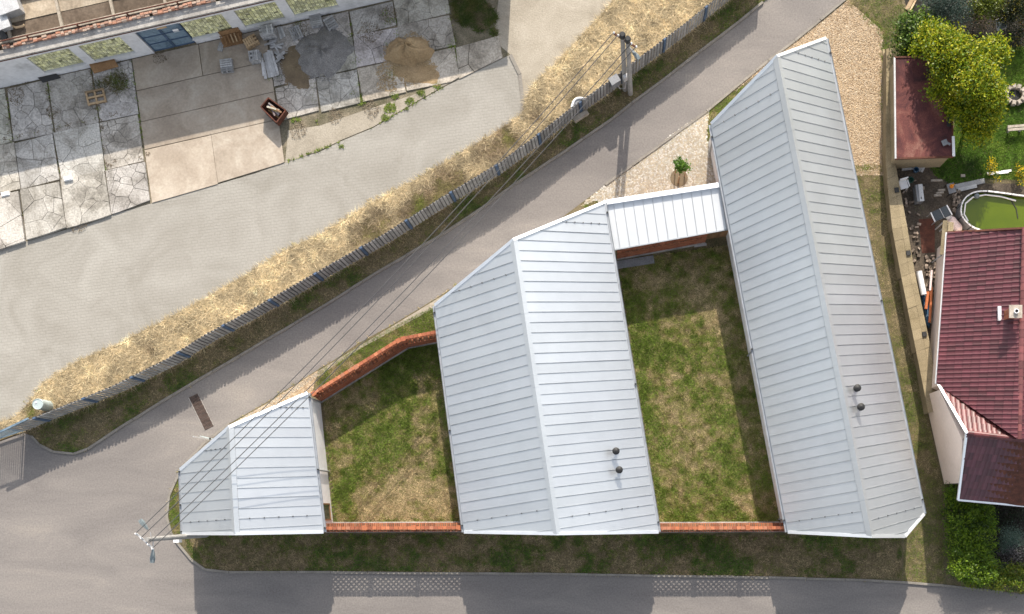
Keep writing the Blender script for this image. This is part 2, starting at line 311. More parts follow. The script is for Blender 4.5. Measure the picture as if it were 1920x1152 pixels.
# shallow gravel trim around courtyard edges
# ------------------------------------------------------------------ houses
def plane3(a, b, c):
    n = (b-a).cross(c-a).normalized()
    if n.z < 0: n = -n
    return n, n.dot(a)
def ray(px, py, pl):
    o = Vector((0, 0, HC)); d = P(px, py)-o; t = (pl[1]-pl[0].dot(o))/pl[0].dot(d); return o+d*t
def zat(pl, x, y): return (pl[1]-pl[0].x*x-pl[0].y*y)/pl[0].z
def roof_slope(house, roof, poly, pl, org, du, dv, step, panels=True, snow=()):
    uv = [((p-org).dot(du), (p-org).dot(dv)) for p in poly]
    def w3(u, v, dz=0.0):
        q = org+du*u+dv*v; return (q.x, q.y, zat(pl, q.x, q.y)+dz)
    us = [u for u, v in uv]; i0 = math.floor(min(us)/step); i1 = math.ceil(max(us)/step)
    for i in range(i0, i1):
        c = clip(clip(uv, 1, 0, (i+1)*step), -1, 0, -i*step)
        if len(c) < 3: continue
        g = random.uniform(.965, 1.03); col = (g, g, g*random.uniform(1.0, 1.01)); b = MB(); n = len(c)
        A = sum(c[k][0]*c[(k+1) % n][1]-c[(k+1) % n][0]*c[k][1] for k in range(n))
        if A*(du.x*dv.y-du.y*dv.x) < 0: c = c[::-1]
        t_ = random.uniform(0, .003)
        b.add([w3(u, v, .0+t_) for u, v in c]+[w3(u, v, -.025) for u, v in c], [tuple(range(n))]+[(k, n+k, n+(k+1) % n, (k+1) % n) for k in range(n)], col)
        vv = [v for u, v in c if abs(u-i*step) < 1e-4]
        if len(vv) >= 2 and max(vv)-min(vv) > .12:
            v0, v1 = min(vv)+.03, max(vv)-.03; hw = .012; hh = .034
            q = [w3(i*step-hw, v0), w3(i*step+hw, v0), w3(i*step+hw, v1), w3(i*step-hw, v1)]
            r = [(x, y, z+hh) for x, y, z in q]
            b.add(q+r, [(4, 5, 6, 7), (0, 1, 5, 4), (1, 2, 6, 5), (2, 3, 7, 6), (3, 0, 4, 7), (7, 6, 5, 4)], (col[0]*.93,)*3)
            if i-i0 in snow or i1-i in snow:
                for k in range(1, 6):
                    q_ = w3(i*step, v0+(v1-v0)*k/6, .05); b.box(q_, (.06, .06, .05), 0, (.25, .25, .25))
        b.build('panel', m_roof, roof)
def strip(b, a, c, wd, h, off, side=None, col=None):
    b.bar(a, c, wd, h, col, up=off)
def make_house(name, label, rN, rS, zr, Lp, Rp, ze, LeM, ReM, group=None, step=.53, snow=(3,)):
    """rN,rS ridge ends; Lp: left image points N->S (eave), Rp: right image points N->S; LeM, ReM a mid eave point on each side"""
    A = P(*rN, zr); B = P(*rS, zr)
    pL = plane3(A, B, P(*LeM, ze)); pR = plane3(A, B, P(*ReM, ze))
    LL = [ray(*p, pL) for p in Lp]; RR = [ray(*p, pR) for p in Rp]
    base = (A+B)/2; base.z = 0
    h = thing(name, label, 'house', base, group)
    du = (B-A).normalized(); dv = Vector((du.y, -du.x, 0)); dvl = dv if (LL[0]-A).dot(dv) > 0 else -dv
    # walls, following the roof line
    ring = [LL[0], A]+RR+[B]+LL[1:][::-1]
    cen = base; u0 = [(p-cen).dot(du) for p in ring]; v0 = [(p-cen).dot(dvl) for p in ring]
    su = 1-.22/(max(u0)-min(u0))*1.0; sv = 1-.22/(max(v0)-min(v0)); q = []
    for u, v in zip(u0, v0): q.append(cen+du*(u*su)+dvl*(v*sv))
    top = lambda x, y: min(zat(pL, x, y), zat(pR, x, y))-.16
    b = MB(); b.prism([(p.x, p.y) for p in q], Z0-.03, top); wall = b.build('wall', m_plast, h)
    b = MB(); b.prism([(cen.x+(p.x-cen.x)*1.0, cen.y+(p.y-cen.y)*1.0) for p in q], Z0-.03, Z0+.12)
    # roof deck
    b = MB()
    for poly, pl in (([A]+LL+[B], pL), ([A]+RR+[B], pR)):
        b.prism([(p.x, p.y) for p in poly], (lambda x, y, pl=pl: zat(pl, x, y)-.15), (lambda x, y, pl=pl: zat(pl, x, y)-.03))
    roof = b.build('roof', m_trim, h)
    roof_slope(h, roof, [A]+LL+[B], pL, A, du, dvl, step, snow=snow)
    roof_slope(h, roof, [A]+RR+[B], pR, A, du, dvl, step, snow=snow)
    # ridge caps: folded pieces, lapped
    n = max(2, round((B-A).length/1.85)); hw = .2
    for i in range(n):
        a = A.lerp(B, i/n); c = A.lerp(B, (i+1)/n)+du*(.03 if i < n-1 else 0); dz = .075+.008*(i % 2)
        pts = []
        for e in (a, c):
            for s_ in (1, 0, -1):
                x = e+dvl*(hw*s_); pl = pL if s_ >= 0 else pR; z = zat(pl, x.x, x.y)+dz*(.8 if s_ else 1); pts.append((x.x, x.y, z))
        low = [(x, y, z-.06) for x, y, z in pts]
        MB().add(pts+low, [(0, 1, 4, 3), (1, 2, 5, 4), (6, 0, 3, 9), (8, 11, 5, 2), (0, 6, 7, 1), (1, 7, 8, 2), (3, 4, 10, 9), (4, 5, 11, 10)]).build('ridge_cap', m_roof, roof)
    # verge flashings on the gable ends
    for s_, pl in ((LL, pL), (RR, pR)):
        for a, c in ((A, s_[0]), (B, s_[-1])):
            MB().bar(a, c, .16, .09, up=-.02).build('flashing', m_trim, roof)
    if len(RR) > 2: MB().bar(RR[-2], RR[-1], .14, .09, up=-.02).build('flashing', m_trim, roof)
    # gutters and downpipes
    for s_, sg in ((LL[:2], 1), (RR[:2], -1)):
        a, c = s_[0]+dvl*(.07*sg), s_[1]+dvl*(.07*sg)
        a = a-Vector((0, 0, .05)); c = c-Vector((0, 0, .05)); g = MB()
        for k in range(6):
            t0, t1 = math.pi+math.pi*k/6, math.pi+math.pi*(k+1)/6
            o0, o1 = [dvl*(.07*math.cos(t))+Vector((0, 0, .07*math.sin(t))) for t in (t0, t1)]
            g.quad(a+o0, c+o0, c+o1, a+o1)
        gut = g.build('gutter', m_gut, h)
        for e in (a.lerp(c, .03), a.lerp(c, .97), a.lerp(c, .55)):
            w_ = e-dvl*(.10*sg)
            MB().tube([e+Vector((0, 0, .03)), e-Vector((0, 0, .12)), w_-Vector((0, 0, .35)), Vector((w_.x, w_.y, Z0))], .045, 8).build('downpipe', m_gut, h)
            MB().lathe(e+Vector((0, 0, .0)), [(.05, 0), (.05, .05)], 8).build('outlet', m_black, gut)
    return h, pL, pR, roof, wall, (A, B, LL, RR, du, dvl)
HA = make_house('gabled_house', 'longest of the three metal-roofed houses, nearest the tan boundary wall', (1457, 106), (1634, 1006), 6.8,
    [(1333, 233), (1477, 998)], [(1549, 72), (1733, 964), (1697, 1006)], 2.7, (1405, 620), (1650, 545), 'metal-roofed white houses', snow=(3,))
HB = make_house('gabled_house', 'wide middle metal-roofed house between the two grassy courtyards', (963, 450), (1044, 1001), 6.4,
    [(815, 573), (870, 998)], [(1133, 380), (1235, 998)], 2.7, (842, 780), (1184, 690), 'metal-roofed white houses')
HCc = make_house('gabled_house', 'smallest metal-roofed house at the sharp corner below the wires', (430, 801), (441, 1001), 5.4,
    [(338, 881), (342, 1001)], [(577, 737), (607, 998)], 2.7, (340, 940), (592, 868), 'metal-roofed white houses', snow=(2,))
def vent(h, px, py, pl, two=False):
    q = ray(px, py+4, pl); z = q.z; b = MB()
    b.lathe((q.x, q.y, z-.12), [(.17, 0), (.17, .1), (.085, .17), (.085, .55), (.085, .58)], 12)
    v = b.build('vent', m_vent, h, smooth=False)
    MB().lathe((q.x, q.y, z+.42), [(.13, 0), (.195, .03), (.195, .14), (.13, .2), (.04, .23)], 14).build('cowl', m_vent, v)
vent(HB[0], 1155, 843, HB[2]); vent(HB[0], 1161, 878, HB[2])
vent(HA[0], 1603, 726, HA[2]); vent(HA[0], 1610, 761, HA[2])
# window on the east wall of the smallest house and plinth strip
def wall_window(h, e0, e1, t0, t1, z0, z1, inward, frame=m_brown):
    a = e0.lerp(e1, t0); b_ = e0.lerp(e1, t1); d = (b_-a).normalized(); n = inward
    w = MB(); fr = .07
    for (x0, x1, y0, y1) in ((0, fr, z0, z1), ((b_-a).length-fr, (b_-a).length, z0, z1), (fr, (b_-a).length-fr, z0, z0+fr), (fr, (b_-a).length-fr, z1-fr, z1)):
        p = a+d*x0; q = a+d*x1
        w.bar(Vector((p.x, p.y, y0))+n*.02, Vector((q.x, q.y, y0))+n*.02, .07, y1-y0)
    win = w.build('window', frame, h)
    m = MB(); p = a+d*fr; q = b_-d*fr; m.bar(Vector((p.x, p.y, z0+fr)), Vector((q.x, q.y, z0+fr)), .03, z1-z0-2*fr); m.build('pane', m_glass, win)
    s_ = MB(); s_.bar(Vector((a.x, a.y, z0-.05))+n*.03, Vector((b_.x, b_.y, z0-.05))+n*.03, .08, .04); s_.build('sill', m_trim, win)
A, B, LL, RR, du, dvl = HCc[5]
off = dvl*.105
wall_window(HCc[0], RR[0]+off, RR[1]+off, .79, .915, .5, 2.1, -dvl)
A, B, LL, RR, du, dvl = HA[5]
for t in (.12, .3, .5, .7, .88): wall_window(HA[0], RR[0]+dvl*.1, RR[1]+dvl*.1, t, t+.045, .7, 1.9, -dvl)
A, B, LL, RR, du, dvl = HB[5]
for t in (.3, .6, .85): wall_window(HB[0], LL[0]-dvl*.1, LL[1]-dvl*.1, t, t+.07, .2, 1.95, dvl)
# ------------------------------------------------------------------ brick screens
BR = [(.31, .105, .05), (.25, .082, .042), (.35, .13, .066), (.21, .07, .038), (.29, .12, .07)]
def bcol(k=1.0):
    c = random.choice(BR); g = random.uniform(.9, 1.1)*k; return tuple(v*g for v in c)
def brick_wall(root, a, b, hl=1.42, ht=2.28, thick=.40, cop_side=0.0, screen=True, piers=2.9, side=1, perf=None):
    a = Vector((a.x, a.y, 0)); b = Vector((b.x, b.y, 0)); d = (b-a).normalized(); n = Vector((-d.y, d.x, 0)); Ln = (b-a).length; rz = math.atan2(d.y, d.x)
    def pt(s_, o, z): q = a+d*s_+n*o; return (q.x, q.y, z)
    g = MB(); g.bar(Vector(pt(0, 0, Z0-.04)), Vector(pt(Ln, 0, Z0-.04)), thick+.16, .14); g.build('plinth', m_conc, root)
    g = MB(); ch = .086; z = Z0+.10; r = 0; pit = .26          # solid lower courses, real bricks with open joints
    core = MB(); core.bar(Vector(pt(0, 0, z)), Vector(pt(Ln, 0, z)), thick-.03, hl-z); core.build('mortar_core', m_mortar, root)
    while z+ch < hl:
        s_ = -(r % 2)*pit/2
        while s_ < Ln:
            s0, s1 = max(0, s_), min(Ln, s_+pit-.012)
            if s1-s0 > .04:
                for o in (thick/2-.03, -thick/2+.03): g.box(pt((s0+s1)/2, o, z+ch/2-.005), (s1-s0, .07, ch-.012), rz, bcol())
            s_ += pit
        z += ch; r += 1
    g.build('brick_courses', m_brick, root, kind='stuff')
    g = MB(); s_ = .02                                           # header course: bricks on edge, the ribs
    while s_ < Ln-.05:
        c = bcol(); hh = .11 if random.random() < .9 else .09
        g.box(pt(s_+.032, 0, hl+hh/2-.01), (.068, thick+.05, hh), rz, c); s_ += .115
    g.build('header_bricks', m_brick, root, kind='stuff')
    if screen:
        g = MB(); z = hl+.10; r = 0; pit = .30
        while z+ch < ht-.06:
            s_ = -(r % 2)*pit/2
            while s_ < Ln:
                s0, s1 = max(0, s_), min(Ln, s_+pit-.115)
                if s1-s0 > .04: g.box(pt((s0+s1)/2, cop_side, z+ch/2), (s1-s0, .07, ch+.002), rz, bcol())
                s_ += pit
            z += ch; r += 1
        g.build('screen_bricks', m_brick, root, kind='stuff'); zt = z
    else: zt = hl+.1
    g = MB(); s_ = 0
    if screen:
        while s_ < Ln:
            e = min(Ln, s_+.235); g.box(pt((s_+e)/2, cop_side, zt+.035), (e-s_-.012, .17, .07), rz, bcol(1.15)); s_ += .24
        g.build('coping_bricks', m_brick, root, kind='stuff')
        k = max(1, round(Ln/piers))
        for i in range(k+1):
            s_ = Ln*i/k; s_ = min(max(s_, .14), Ln-.14)
            g = MB(); zz = hl+.10
            while zz < zt+.07: g.box(pt(s_, cop_side*.5, zz+ch/2), (.25, .25, ch-.012), rz, bcol(1.1)); zz += ch
            g.build('pier', m_brick, root)
    return zt
def wall_thing(label, segs, **k):
    base = segs[0][0].lerp(segs[-1][1], .5); base.z = 0
    t = thing('brick_wall', label, 'brick wall', base, 'perforated brick walls')
    for a, b in segs: brick_wall(t, a, b, **k)
    return t
wall_thing('orange brick wall along the road between the smallest and middle houses', [(P(612, 989), P(878, 988))], cop_side=-.02, thick=.44)
wall_thing('orange brick wall along the road between the middle and longest houses', [(P(1222, 989), P(1478, 988))], cop_side=-.02, thick=.44)
wall_thing('bent orange brick wall on the lane side of the smaller courtyard', [(P(584, 741, 1.85), P(751, 637, 1.85)), (P(751, 637, 1.85), P(828, 622, 1.85))], cop_side=.05, thick=.36, hl=1.05, ht=1.85)
# ------------------------------------------------------------------ roofed passage between middle and longest house
zN, zS = 2.5, 2.32
dk = [P(1131, 378, zN), P(1352, 344, zN), P(1368, 429, zS), P(1146, 469, zS)]
pd = plane3(dk[0], dk[1], dk[3]); lk = thing('covered_passage', 'low flat bright metal-roofed passage joining the middle and longest houses', 'passage', ((dk[0]+dk[2])/2).xy.to_3d())
b = MB(); b.prism([(p.x, p.y) for p in dk], lambda x, y: zat(pd, x, y)-.18, lambda x, y: zat(pd, x, y)-.02); lr = b.build('roof', m_trim, lk)
du = (dk[1]-dk[0]); du.z = 0; du.normalize(); dv = Vector((du.y, -du.x, 0))
roof_slope(lk, lr, dk, pd, dk[0], du, dv, .535, snow=())
MB().bar(dk[0]+dv*.1, dk[1]+dv*.1, .26, .16, up=-.02).build('parapet', m_trim, lr)
MB().bar(dk[3]+dv*.03, dk[2]+dv*.03, .06, .1, up=-.06).build('gutter', m_gut, lk)
a, b_ = P(1157, 489), P(1322, 458); brick_wall(lk, a+dv*-.25, b_+dv*-.25, hl=1.25, ht=2.1, thick=.36, cop_side=-.12, piers=2.2)
a2, b2 = P(1163, 405), P(1330, 378); brick_wall(lk, a2, b2, hl=1.1, ht=2.15, thick=.25, cop_side=0, piers=2.2)
g = MB(); e0 = b_+dv*-.25; e1 = e0+du*1.25
for k in range(7): g.bar((e0+du*(.18*k))+Vector((0, 0, .1)), (e0+du*(.18*k+.165))+Vector((0, 0, .1)), .04, 1.75)
g.build('door', m_brown, lk)
MB().bar(e0+Vector((0, 0, 1.88)), e1+du*.3+Vector((0, 0, 1.88)), .12, .12).build('lintel', m_brown, lk)
b = MB(); p = P(1190, 493); b.box((p.x, p.y, .10), (2.2, .45, .08), math.atan2(du.y, du.x)); b.build('door_step', m_grey, lk)
b = MB(); p = P(1313, 461); b.box((p.x, p.y, .09), (.7, .12, .06), math.atan2(du.y, du.x)); b.build('drain_channel', m_steel, lk)
# ------------------------------------------------------------------ plank fence, gate
def walk(line, step):
    pts = PL(line); out = []; carry = 0.0
    for a, b in zip(pts[:-1], pts[1:]):
        Ls = (b-a).length; d = (b-a)/Ls; s_ = carry
        while s_ < Ls: out.append((a+d*s_, d)); s_ += step
        carry = s_-Ls
    return out
fn = thing('plank_fence', 'long weathered grey plank fence curving along the dry grass bank', 'fence', P(640, 508))
FH = 1.74
wk = walk(FENCE, .208); back = MB()
def board(b, q, d, n, wd, z0, hh, lean, col):
    vs = []
    for z, f in ((z0, 1), (hh-.04, 1), (hh, .55)):
        for sx, sy in ((-1, -1), (1, -1), (1, 1), (-1, 1)):
            x = q+d*(wd/2*sx*f+lean*z)+n*(.012*sy); vs.append((x.x, x.y, z))
    return b.add(vs, [(0, 3, 2, 1), (8, 9, 10, 11)]+[(4*r+k, 4*r+(k+1) % 4, 4*r+4+(k+1) % 4, 4*r+4+k) for r in (0, 1) for k in range(4)], col)
for i, (p, d) in enumerate(wk):
    n = Vector((-d.y, d.x, 0)); hh = FH+random.uniform(-.03, .03); g = random.uniform(.85, 1.25); tn = random.uniform(-.03, .05)
    board(back, p+d*.104+n*.045, d, n, .125, .09, hh-.05, 0, (.34, .34, .35))  # dark tone paints the shade seen in the gaps between planks
    if i % 14 == 7: continue
    board(MB(), p-n*.02, d, n, .148, .09+random.uniform(0, .03), hh, random.uniform(-.01, .01), (g+tn*.3, g, g-tn*.2)).build('plank', m_fence, fn)
back.build('gap_shade_boards', m_fence, fn, kind='stuff')
for i, (p, d) in enumerate(wk):
    if i % 14 == 7: MB().bar(p-d*.08, p+d*.08, .1, FH-.02).build('post', m_blued, fn)
for z in (.35, 1.35):
    for a, b in zip(PL(FENCE)[:-1], PL(FENCE)[1:]):
        n = Vector((-(b-a).y, (b-a).x, 0)).normalized(); MB().bar(a+n*.06+Vector((0, 0, z)), b+n*.06+Vector((0, 0, z)), .035, .07).build('rail', m_fence, fn)
gt = thing('sliding_gate', 'blue steel barred gate at the left edge beside the plank fence', 'gate', P(5, 818))
a, b = P(46, 808), P(-75, 850); d = (b-a).normalized(); n = Vector((-d.y, d.x, 0))
for z in (.18, 1.62): MB().bar(a+Vector((0, 0, z)), b+Vector((0, 0, z)), .07, .08).build('frame_rail', m_blue, gt)
for s_ in (0, (b-a).length): MB().bar(a+d*s_+Vector((0, 0, .1)), a+d*(s_+.08)+Vector((0, 0, .1)), .08, 1.62).build('post', m_blue, gt)
k = 0.14
while k < (b-a).length-.05:
    MB().bar(a+d*k+Vector((0, 0, .22)), a+d*(k+.05)+Vector((0, 0, .22)), .03, 1.42).build('bar', m_blue, gt); k += .13
a1, b1 = P(85, 790), P(18, 822)
MB().bar(a1+Vector((0, 0, 1.7)), b1+Vector((0, 0, 1.7)), .10, .09).build('track_rail', m_blue, gt)
MB().bar(a+n*-.25+Vector((0, 0, .0)), b+n*-.25+Vector((0, 0, .0)), .4, .015).build('threshold', m_conc, gt)
for i in range(5):
    p = P(58+i*9, 805-i*4); MB().lathe((p.x, p.y, .05), [(.05, 0), (.06, .04), (.02, .07)], 7).build('marker_stone', m_stone, gt) if i < 2 else None
# ------------------------------------------------------------------ poles, lamps, wires
def lerp3(a, b, t): return a+(b-a)*t
def lamp_head(root, base, tip, r=.11):
    d = (tip-base); n = Vector((-d.y, d.x, 0)).normalized(); m = MB()
    a = base; c = base+d*.35; q = []
    for e, wd, h0, h1 in ((a, .05, -.02, .03), (c, r*.8, -.06, .06), (base+d*.7, r*1.15, -.07, .07), (tip, r*.95, -.05, .03)):
        q += [e-n*wd+Vector((0, 0, h0)), e+n*wd+Vector((0, 0, h0)), e+n*wd*.8+Vector((0, 0, h1)), e-n*wd*.8+Vector((0, 0, h1))]
    fs = [(0, 1, 2, 3), (15, 14, 13, 12)]+[(4*i+k, 4*i+4+k, 4*i+4+(k+1) % 4, 4*i+(k+1) % 4) for i in range(3) for k in range(4)]
    return m.add(q, fs).build('lamp_head', m_lamp, root)
TP = 7.4
p1b = P(388, 1003); p1t = P(275, 1012, TP)
u1 = thing('utility_pole', 'single concrete utility pole with two lamps at the sharp road corner', 'utility pole', p1b, 'utility poles')
MB().tube([p1b, lerp3(p1b, p1t, .5), p1t], [.155, .135, .11], 14).build('pole', m_pole, u1)
X1 = [P(x, y, TP-.15) for x, y in ((256, 1001), (266, 1009), (279, 1021), (287, 1029))]
MB().bar(X1[0], X1[3], .07, .08, up=-.06).build('crossarm', m_steel, u1)
for x in X1:
    MB().lathe(x, [(.03, 0), (.055, .04), (.05, .12), (.03, .16)], 8).build('insulator', m_white, u1)
for q, zz in (((282, 998), 6.9), ((287, 1035), 6.7)):
    s0 = lerp3(p1b, p1t, zz/TP); e = P(*q, zz+.1); MB().tube([s0, e], .025, 6).build('lamp_arm', m_steel, u1)
lamp_head(u1, P(277, 993, 7.0), P(262, 975, 7.05)); lamp_head(u1, P(287, 1030, 6.8), P(285, 1056, 6.85))
MB().box(P(333, 1015, 3.0)+Vector((0, .02, 0)), (.3, .18, .4)).build('meter_box', m_white, u1)
TP2 = 6.5; p2b = P(1180, 176); p2t = P(1178, 72, TP2)
u2 = thing('utility_pole', 'double concrete utility pole standing by the plank fence', 'utility pole', p2b, 'utility poles')
for dx, dy, ex in ((.06, -.02, 0), (-.24, .22, 0)):
    o = Vector((dx, dy, 0)); MB().tube([p2b+o, p2t+o*.9-Vector((.08, 0, 0))], [.145, .115], 14).build('pole', m_pole, u2)
    t = p2t+o*.9-Vector((.08, 0, 0)); MB().lathe(t-Vector((0, 0, .3)), [(.15, 0), (.16, .28), (.11, .34)], 12).build('pole_cap', m_black, u2)
X2 = [P(x, y, TP2-.5) for x, y in ((1151, 63), (1159, 68), (1184, 83), (1193, 89))]
MB().bar(X2[0], X2[3], .08, .09, up=-.06).build('crossarm', m_rust, u2)
for x in X2: MB().lathe(x, [(.03, 0), (.055, .04), (.05, .12), (.03, .16)], 8).build('insulator', m_white, u2)
lamp_head(u2, P(1184, 94, 5.7), P(1199, 111, 5.75)); MB().tube([P(1178, 86, 5.8), P(1186, 95, 5.72)], .03, 6).build('lamp_arm', m_steel, u2)
MB().box(P(1173, 146, 2.2), (.26, .2, .5), .5).build('fuse_box', m_steel, u2)
MB().tube([P(1157, 158, 1.2), P(1162, 166, .9), P(1172, 166, 1.0), P(1174, 155, 1.9)], .03, 6).build('conduit', m_steel, u2)
b = MB(); b.box(P(1152, 154, 1.45), (.5, .38, .62), .55); b.box(P(1152, 154, 1.45)+Vector((0, 0, .33)), (.56, .44, .05), .55)
b.build('junction_box', m_grey, label='light grey junction box on the fence beside the double pole', cat='junction box')
for i, (a, c, nm) in enumerate(zip(X1, X2, ('outermost wire nearest the plank fence, slung between the two poles', 'second wire from the plank fence, slung between the two poles', 'third wire from the plank fence, slung between the two poles', 'wire nearest the houses, slung between the two poles'))):
    pts = []
    for k in range(49):
        t = k/48; q = lerp3(a, c, t); q.z += .14-4*1.35*t*(1-t)*(1+.06*i); pts.append(q)
    MB().tube(pts, .021, 5).build('overhead_wire', m_wire, label=nm, cat='wire', group='overhead wires')
# drum, sign, grate, trough
b = MB(); q = P(92, 762); b.lathe((q.x, q.y, .03), [(.30, 0), (.31, .05), (.30, .1), (.30, .5), (.315, .55), (.30, .6), (.30, 1.12), (.31, 1.15), (.29, 1.17), (.27, 1.14)], 20)
dr = b.build('drum', m_signb, label='pale grey drum standing on the bank at the left end of the fence', cat='drum', smooth=False)
MB().lathe((q.x-.1, q.y+.08, 1.16), [(.05, 0), (.05, .04), (.03, .05)], 8).build('bung', m_white, dr)
q = P(399, 826); sg = thing('road_sign', 'thin road sign seen from above beside the smallest roof', 'sign', q)
MB().tube([q, q+Vector((-.04, .02, 2.7))], .035, 8).build('post', m_steel, sg); 
a, c = P(375, 818, 2.65), P(394, 823, 2.65); MB().bar(a, c, .03, .9, up=-.85).build('plate', m_signb, sg); MB().lathe(c+Vector((.0, 0, -.02)), [(.06, 0), (.06, .06), (.03, .09)], 8).build('cap', m_black, sg)
gp = [P(354, 746), P(371, 738), P(401, 799), P(384, 808)]; gd = (gp[2]-gp[1]).normalized(); gn = (gp[0]-gp[1]).normalized()
gr_ = thing('drain_grate', 'rusty iron drain grate set across the lane', 'drain grate', (gp[0]+gp[2])/2)
gl = (gp[2]-gp[1]).length
for k in range(8):
    a = gp[1]+gd*(gl*k/8+.02); c = gp[1]+gd*(gl*(k+1)/8-.03); m = MB()
    for j in range(8): e = gn*(.04+.07*j); m.bar(a+e+Vector((0, 0, .002)), c+e+Vector((0, 0, .002)), .035, .02)
    m.bar(a+Vector((0, 0, .002)), a+gn*.56+Vector((0, 0, .002)), .03, .026); m.bar(c+Vector((0, 0, .002)), c+gn*.56+Vector((0, 0, .002)), .03, .026)
    m.build('grate_panel', m_grate, gr_)
for e in (0, .58): MB().bar(gp[1]+gn*e+Vector((0, 0, .001)), gp[2]+gn*e+Vector((0, 0, .001)), .03, .015).build('frame_bar', m_conc, gr_)
b = MB(); b.add([tuple(gp[i]+Vector((0, 0, .0035))) for i in (0, 3, 2, 1)], [(0, 1, 2, 3)]); b.build('pit', m_black, gr_)
tr = thing('stone_trough', 'pale concrete block on the verge where the fence bends', 'trough', P(1088, 221)); a, c = P(1077, 229), P(1102, 213)
MB().bar(a, c, .26, .35).build('block', m_stone, tr); d = (c-a).normalized(); n = Vector((-d.y, d.x, 0)); MB().bar(a+n*.22, c+n*.22, .18, .10).build('recess', m_black, tr)
tb = thing('wash_tub', 'white rounded tub rim showing above the fence behind the concrete block', 'tub', P(1090, 212)); a, c = P(1072, 202, 1.5), P(1098, 186, 1.5); pts = []
for k in range(9):
    t = k/8; q = lerp3(a, c, t); nn = Vector((-(c-a).y, (c-a).x, 0)).normalized(); pts.append(q+nn*(.28*math.sin(math.pi*t)))
MB().tube(pts, .07, 8).build('rim', m_white, tb)
m = MB(); m.prism([(p.x, p.y) for p in pts], .4, 1.5); m.build('basin', m_grey, tb)
# ------------------------------------------------------------------ abandoned workshop, upper left
WB0, WB1 = Vector(P(-190, 208)), Vector(P(960, -52)); wd_ = (WB1-WB0).normalized(); wn = Vector((-wd_.y, wd_.x, 0)); WL = (WB1-WB0).length
fac = thing('workshop_building', 'abandoned white-walled workshop with glass block windows and blue gate', 'building', (WB0+WB1)/2)
WH = 2.95
def wpt(s_, o, z): q = WB0+wd_*s_+wn*o; return Vector((q.x, q.y, z))
def ws(px):  # position along the wall of an image point on the wall foot
    for k in range(0, 4000):
        s_ = k*.01
        q = WB0+wd_*s_
        if NX+q.x*S >= px: return s_
wins = [(95, 170), (188, 262), (370, 445), (468, 541), (560, 640)]
wins = [(ws(a-1), ws(c)) for a, c in wins]; dg = (ws(290), ws(369)); openings = sorted([(a, c, .55, 2.5) for a, c in wins]+[(dg[0], dg[1], 0, 2.55)])
m = MB(); cur = 0
for a, c, z0, z1 in openings:
    m.bar(wpt(cur, .12, 0), wpt(a, .12, 0), .3, WH)
    if z0 > 0: m.bar(wpt(a, .12, 0), wpt(c, .12, 0), .3, z0)
    m.bar(wpt(a, .12, z1), wpt(c, .12, z1), .3, WH-z1); cur = c
m.bar(wpt(cur, .12, 0), wpt(WL, .12, 0), .3, WH)
m.build('wall', m_oldp, fac)
for a, c in wins:
    m = MB(); m.bar(wpt(a, .16, .55), wpt(c, .16, .55), .12, 1.95); wi = m.build('window', m_mortar, fac)
    g = MB(); nx = max(6, round((c-a)/.2)); nz = 10
    for i in range(nx):
        for j in range(nz):
            if random.random() < .03: continue
            cc = random.uniform(.55, 1.25); y = random.uniform(-.1, .1); col = (cc, cc, cc*(1-y))
            s_ = a+(c-a)*(i+.5)/nx; z = .58+1.9*(j+.5)/nz
            g.box(wpt(s_, .09, z), ((c-a)/nx-.03, .06, 1.9/nz-.03), math.atan2(wd_.y, wd_.x), col)
    g.build('glass_blocks', m_glassb, wi, kind='stuff')
    MB().bar(wpt(a-.05, .04, .49), wpt(c+.05, .04, .49), .22, .05).build('sill', m_oldp, wi)
mid = (dg[0]+dg[1])/2
for a, c in ((dg[0]+.04, mid-.01), (mid+.01, dg[1]-.04)):
    leaf = MB().bar(wpt(a, .1, .05), wpt(c, .1, .05), .06, 2.45).build('gate_leaf', m_blue, fac)
    m = MB()
    for z in (.08, .85, 1.65, 2.42): m.bar(wpt(a, .05, z), wpt(c, .05, z), .05, .05)
    m.bar(wpt(a, .05, .08), wpt(a+.06, .05, .08), .05, 2.4); m.bar(wpt(c-.06, .05, .08), wpt(c, .05, .08), .05, 2.4); m.build('brace', m_blued, leaf)
MB().box(wpt(mid+.75, .04, 1.75), (.3, .02, .3), math.atan2(wd_.y, wd_.x)).build('notice', m_white, fac)
MB().box(wpt(mid+.2, .03, 2.35), (.55, .02, .18), math.atan2(wd_.y, wd_.x)).build('patch_board', m_raww, fac)
MB().box(wpt(mid+.02, .03, 1.2), (.12, .05, .5), math.atan2(wd_.y, wd_.x)).build('lock_plate', m_blued, fac)
MB().bar(wpt(0, .12, WH), wpt(WL, .12, WH), .5, .12).build('cornice', m_conc, fac)
g = MB(); s_ = 0
while s_ < WL:
    e = s_+random.uniform(.18, .3)
    for o in (.42, .53):
        if random.random() < .9: g.box(wpt((s_+e)/2, o+random.uniform(-.02, .02), WH+.16+random.uniform(-.03, .05)), (e-s_-.02, .11, .12), math.atan2(wd_.y, wd_.x)+random.uniform(-.06, .06), (lambda c, k: tuple(v*(1-k)+w_*k for v, w_ in zip(c, (.38, .30, .24))))(bcol(random.uniform(.8, 1.3)), random.choice((.3, .5, .9))))
    s_ = e
g.build('brick_parapet', m_brick, fac, kind='stuff')
MB().tube([wpt(0, -.12, WH-.05), wpt(WL, -.12, WH-.05)], .035, 7).build('eaves_pipe', m_rust, fac)
MB().tube([wpt(0, .66, WH+.45), wpt(WL, .66, WH+.45)], .04, 7).build('eaves_pipe', m_rust, fac)
s_ = 1.2
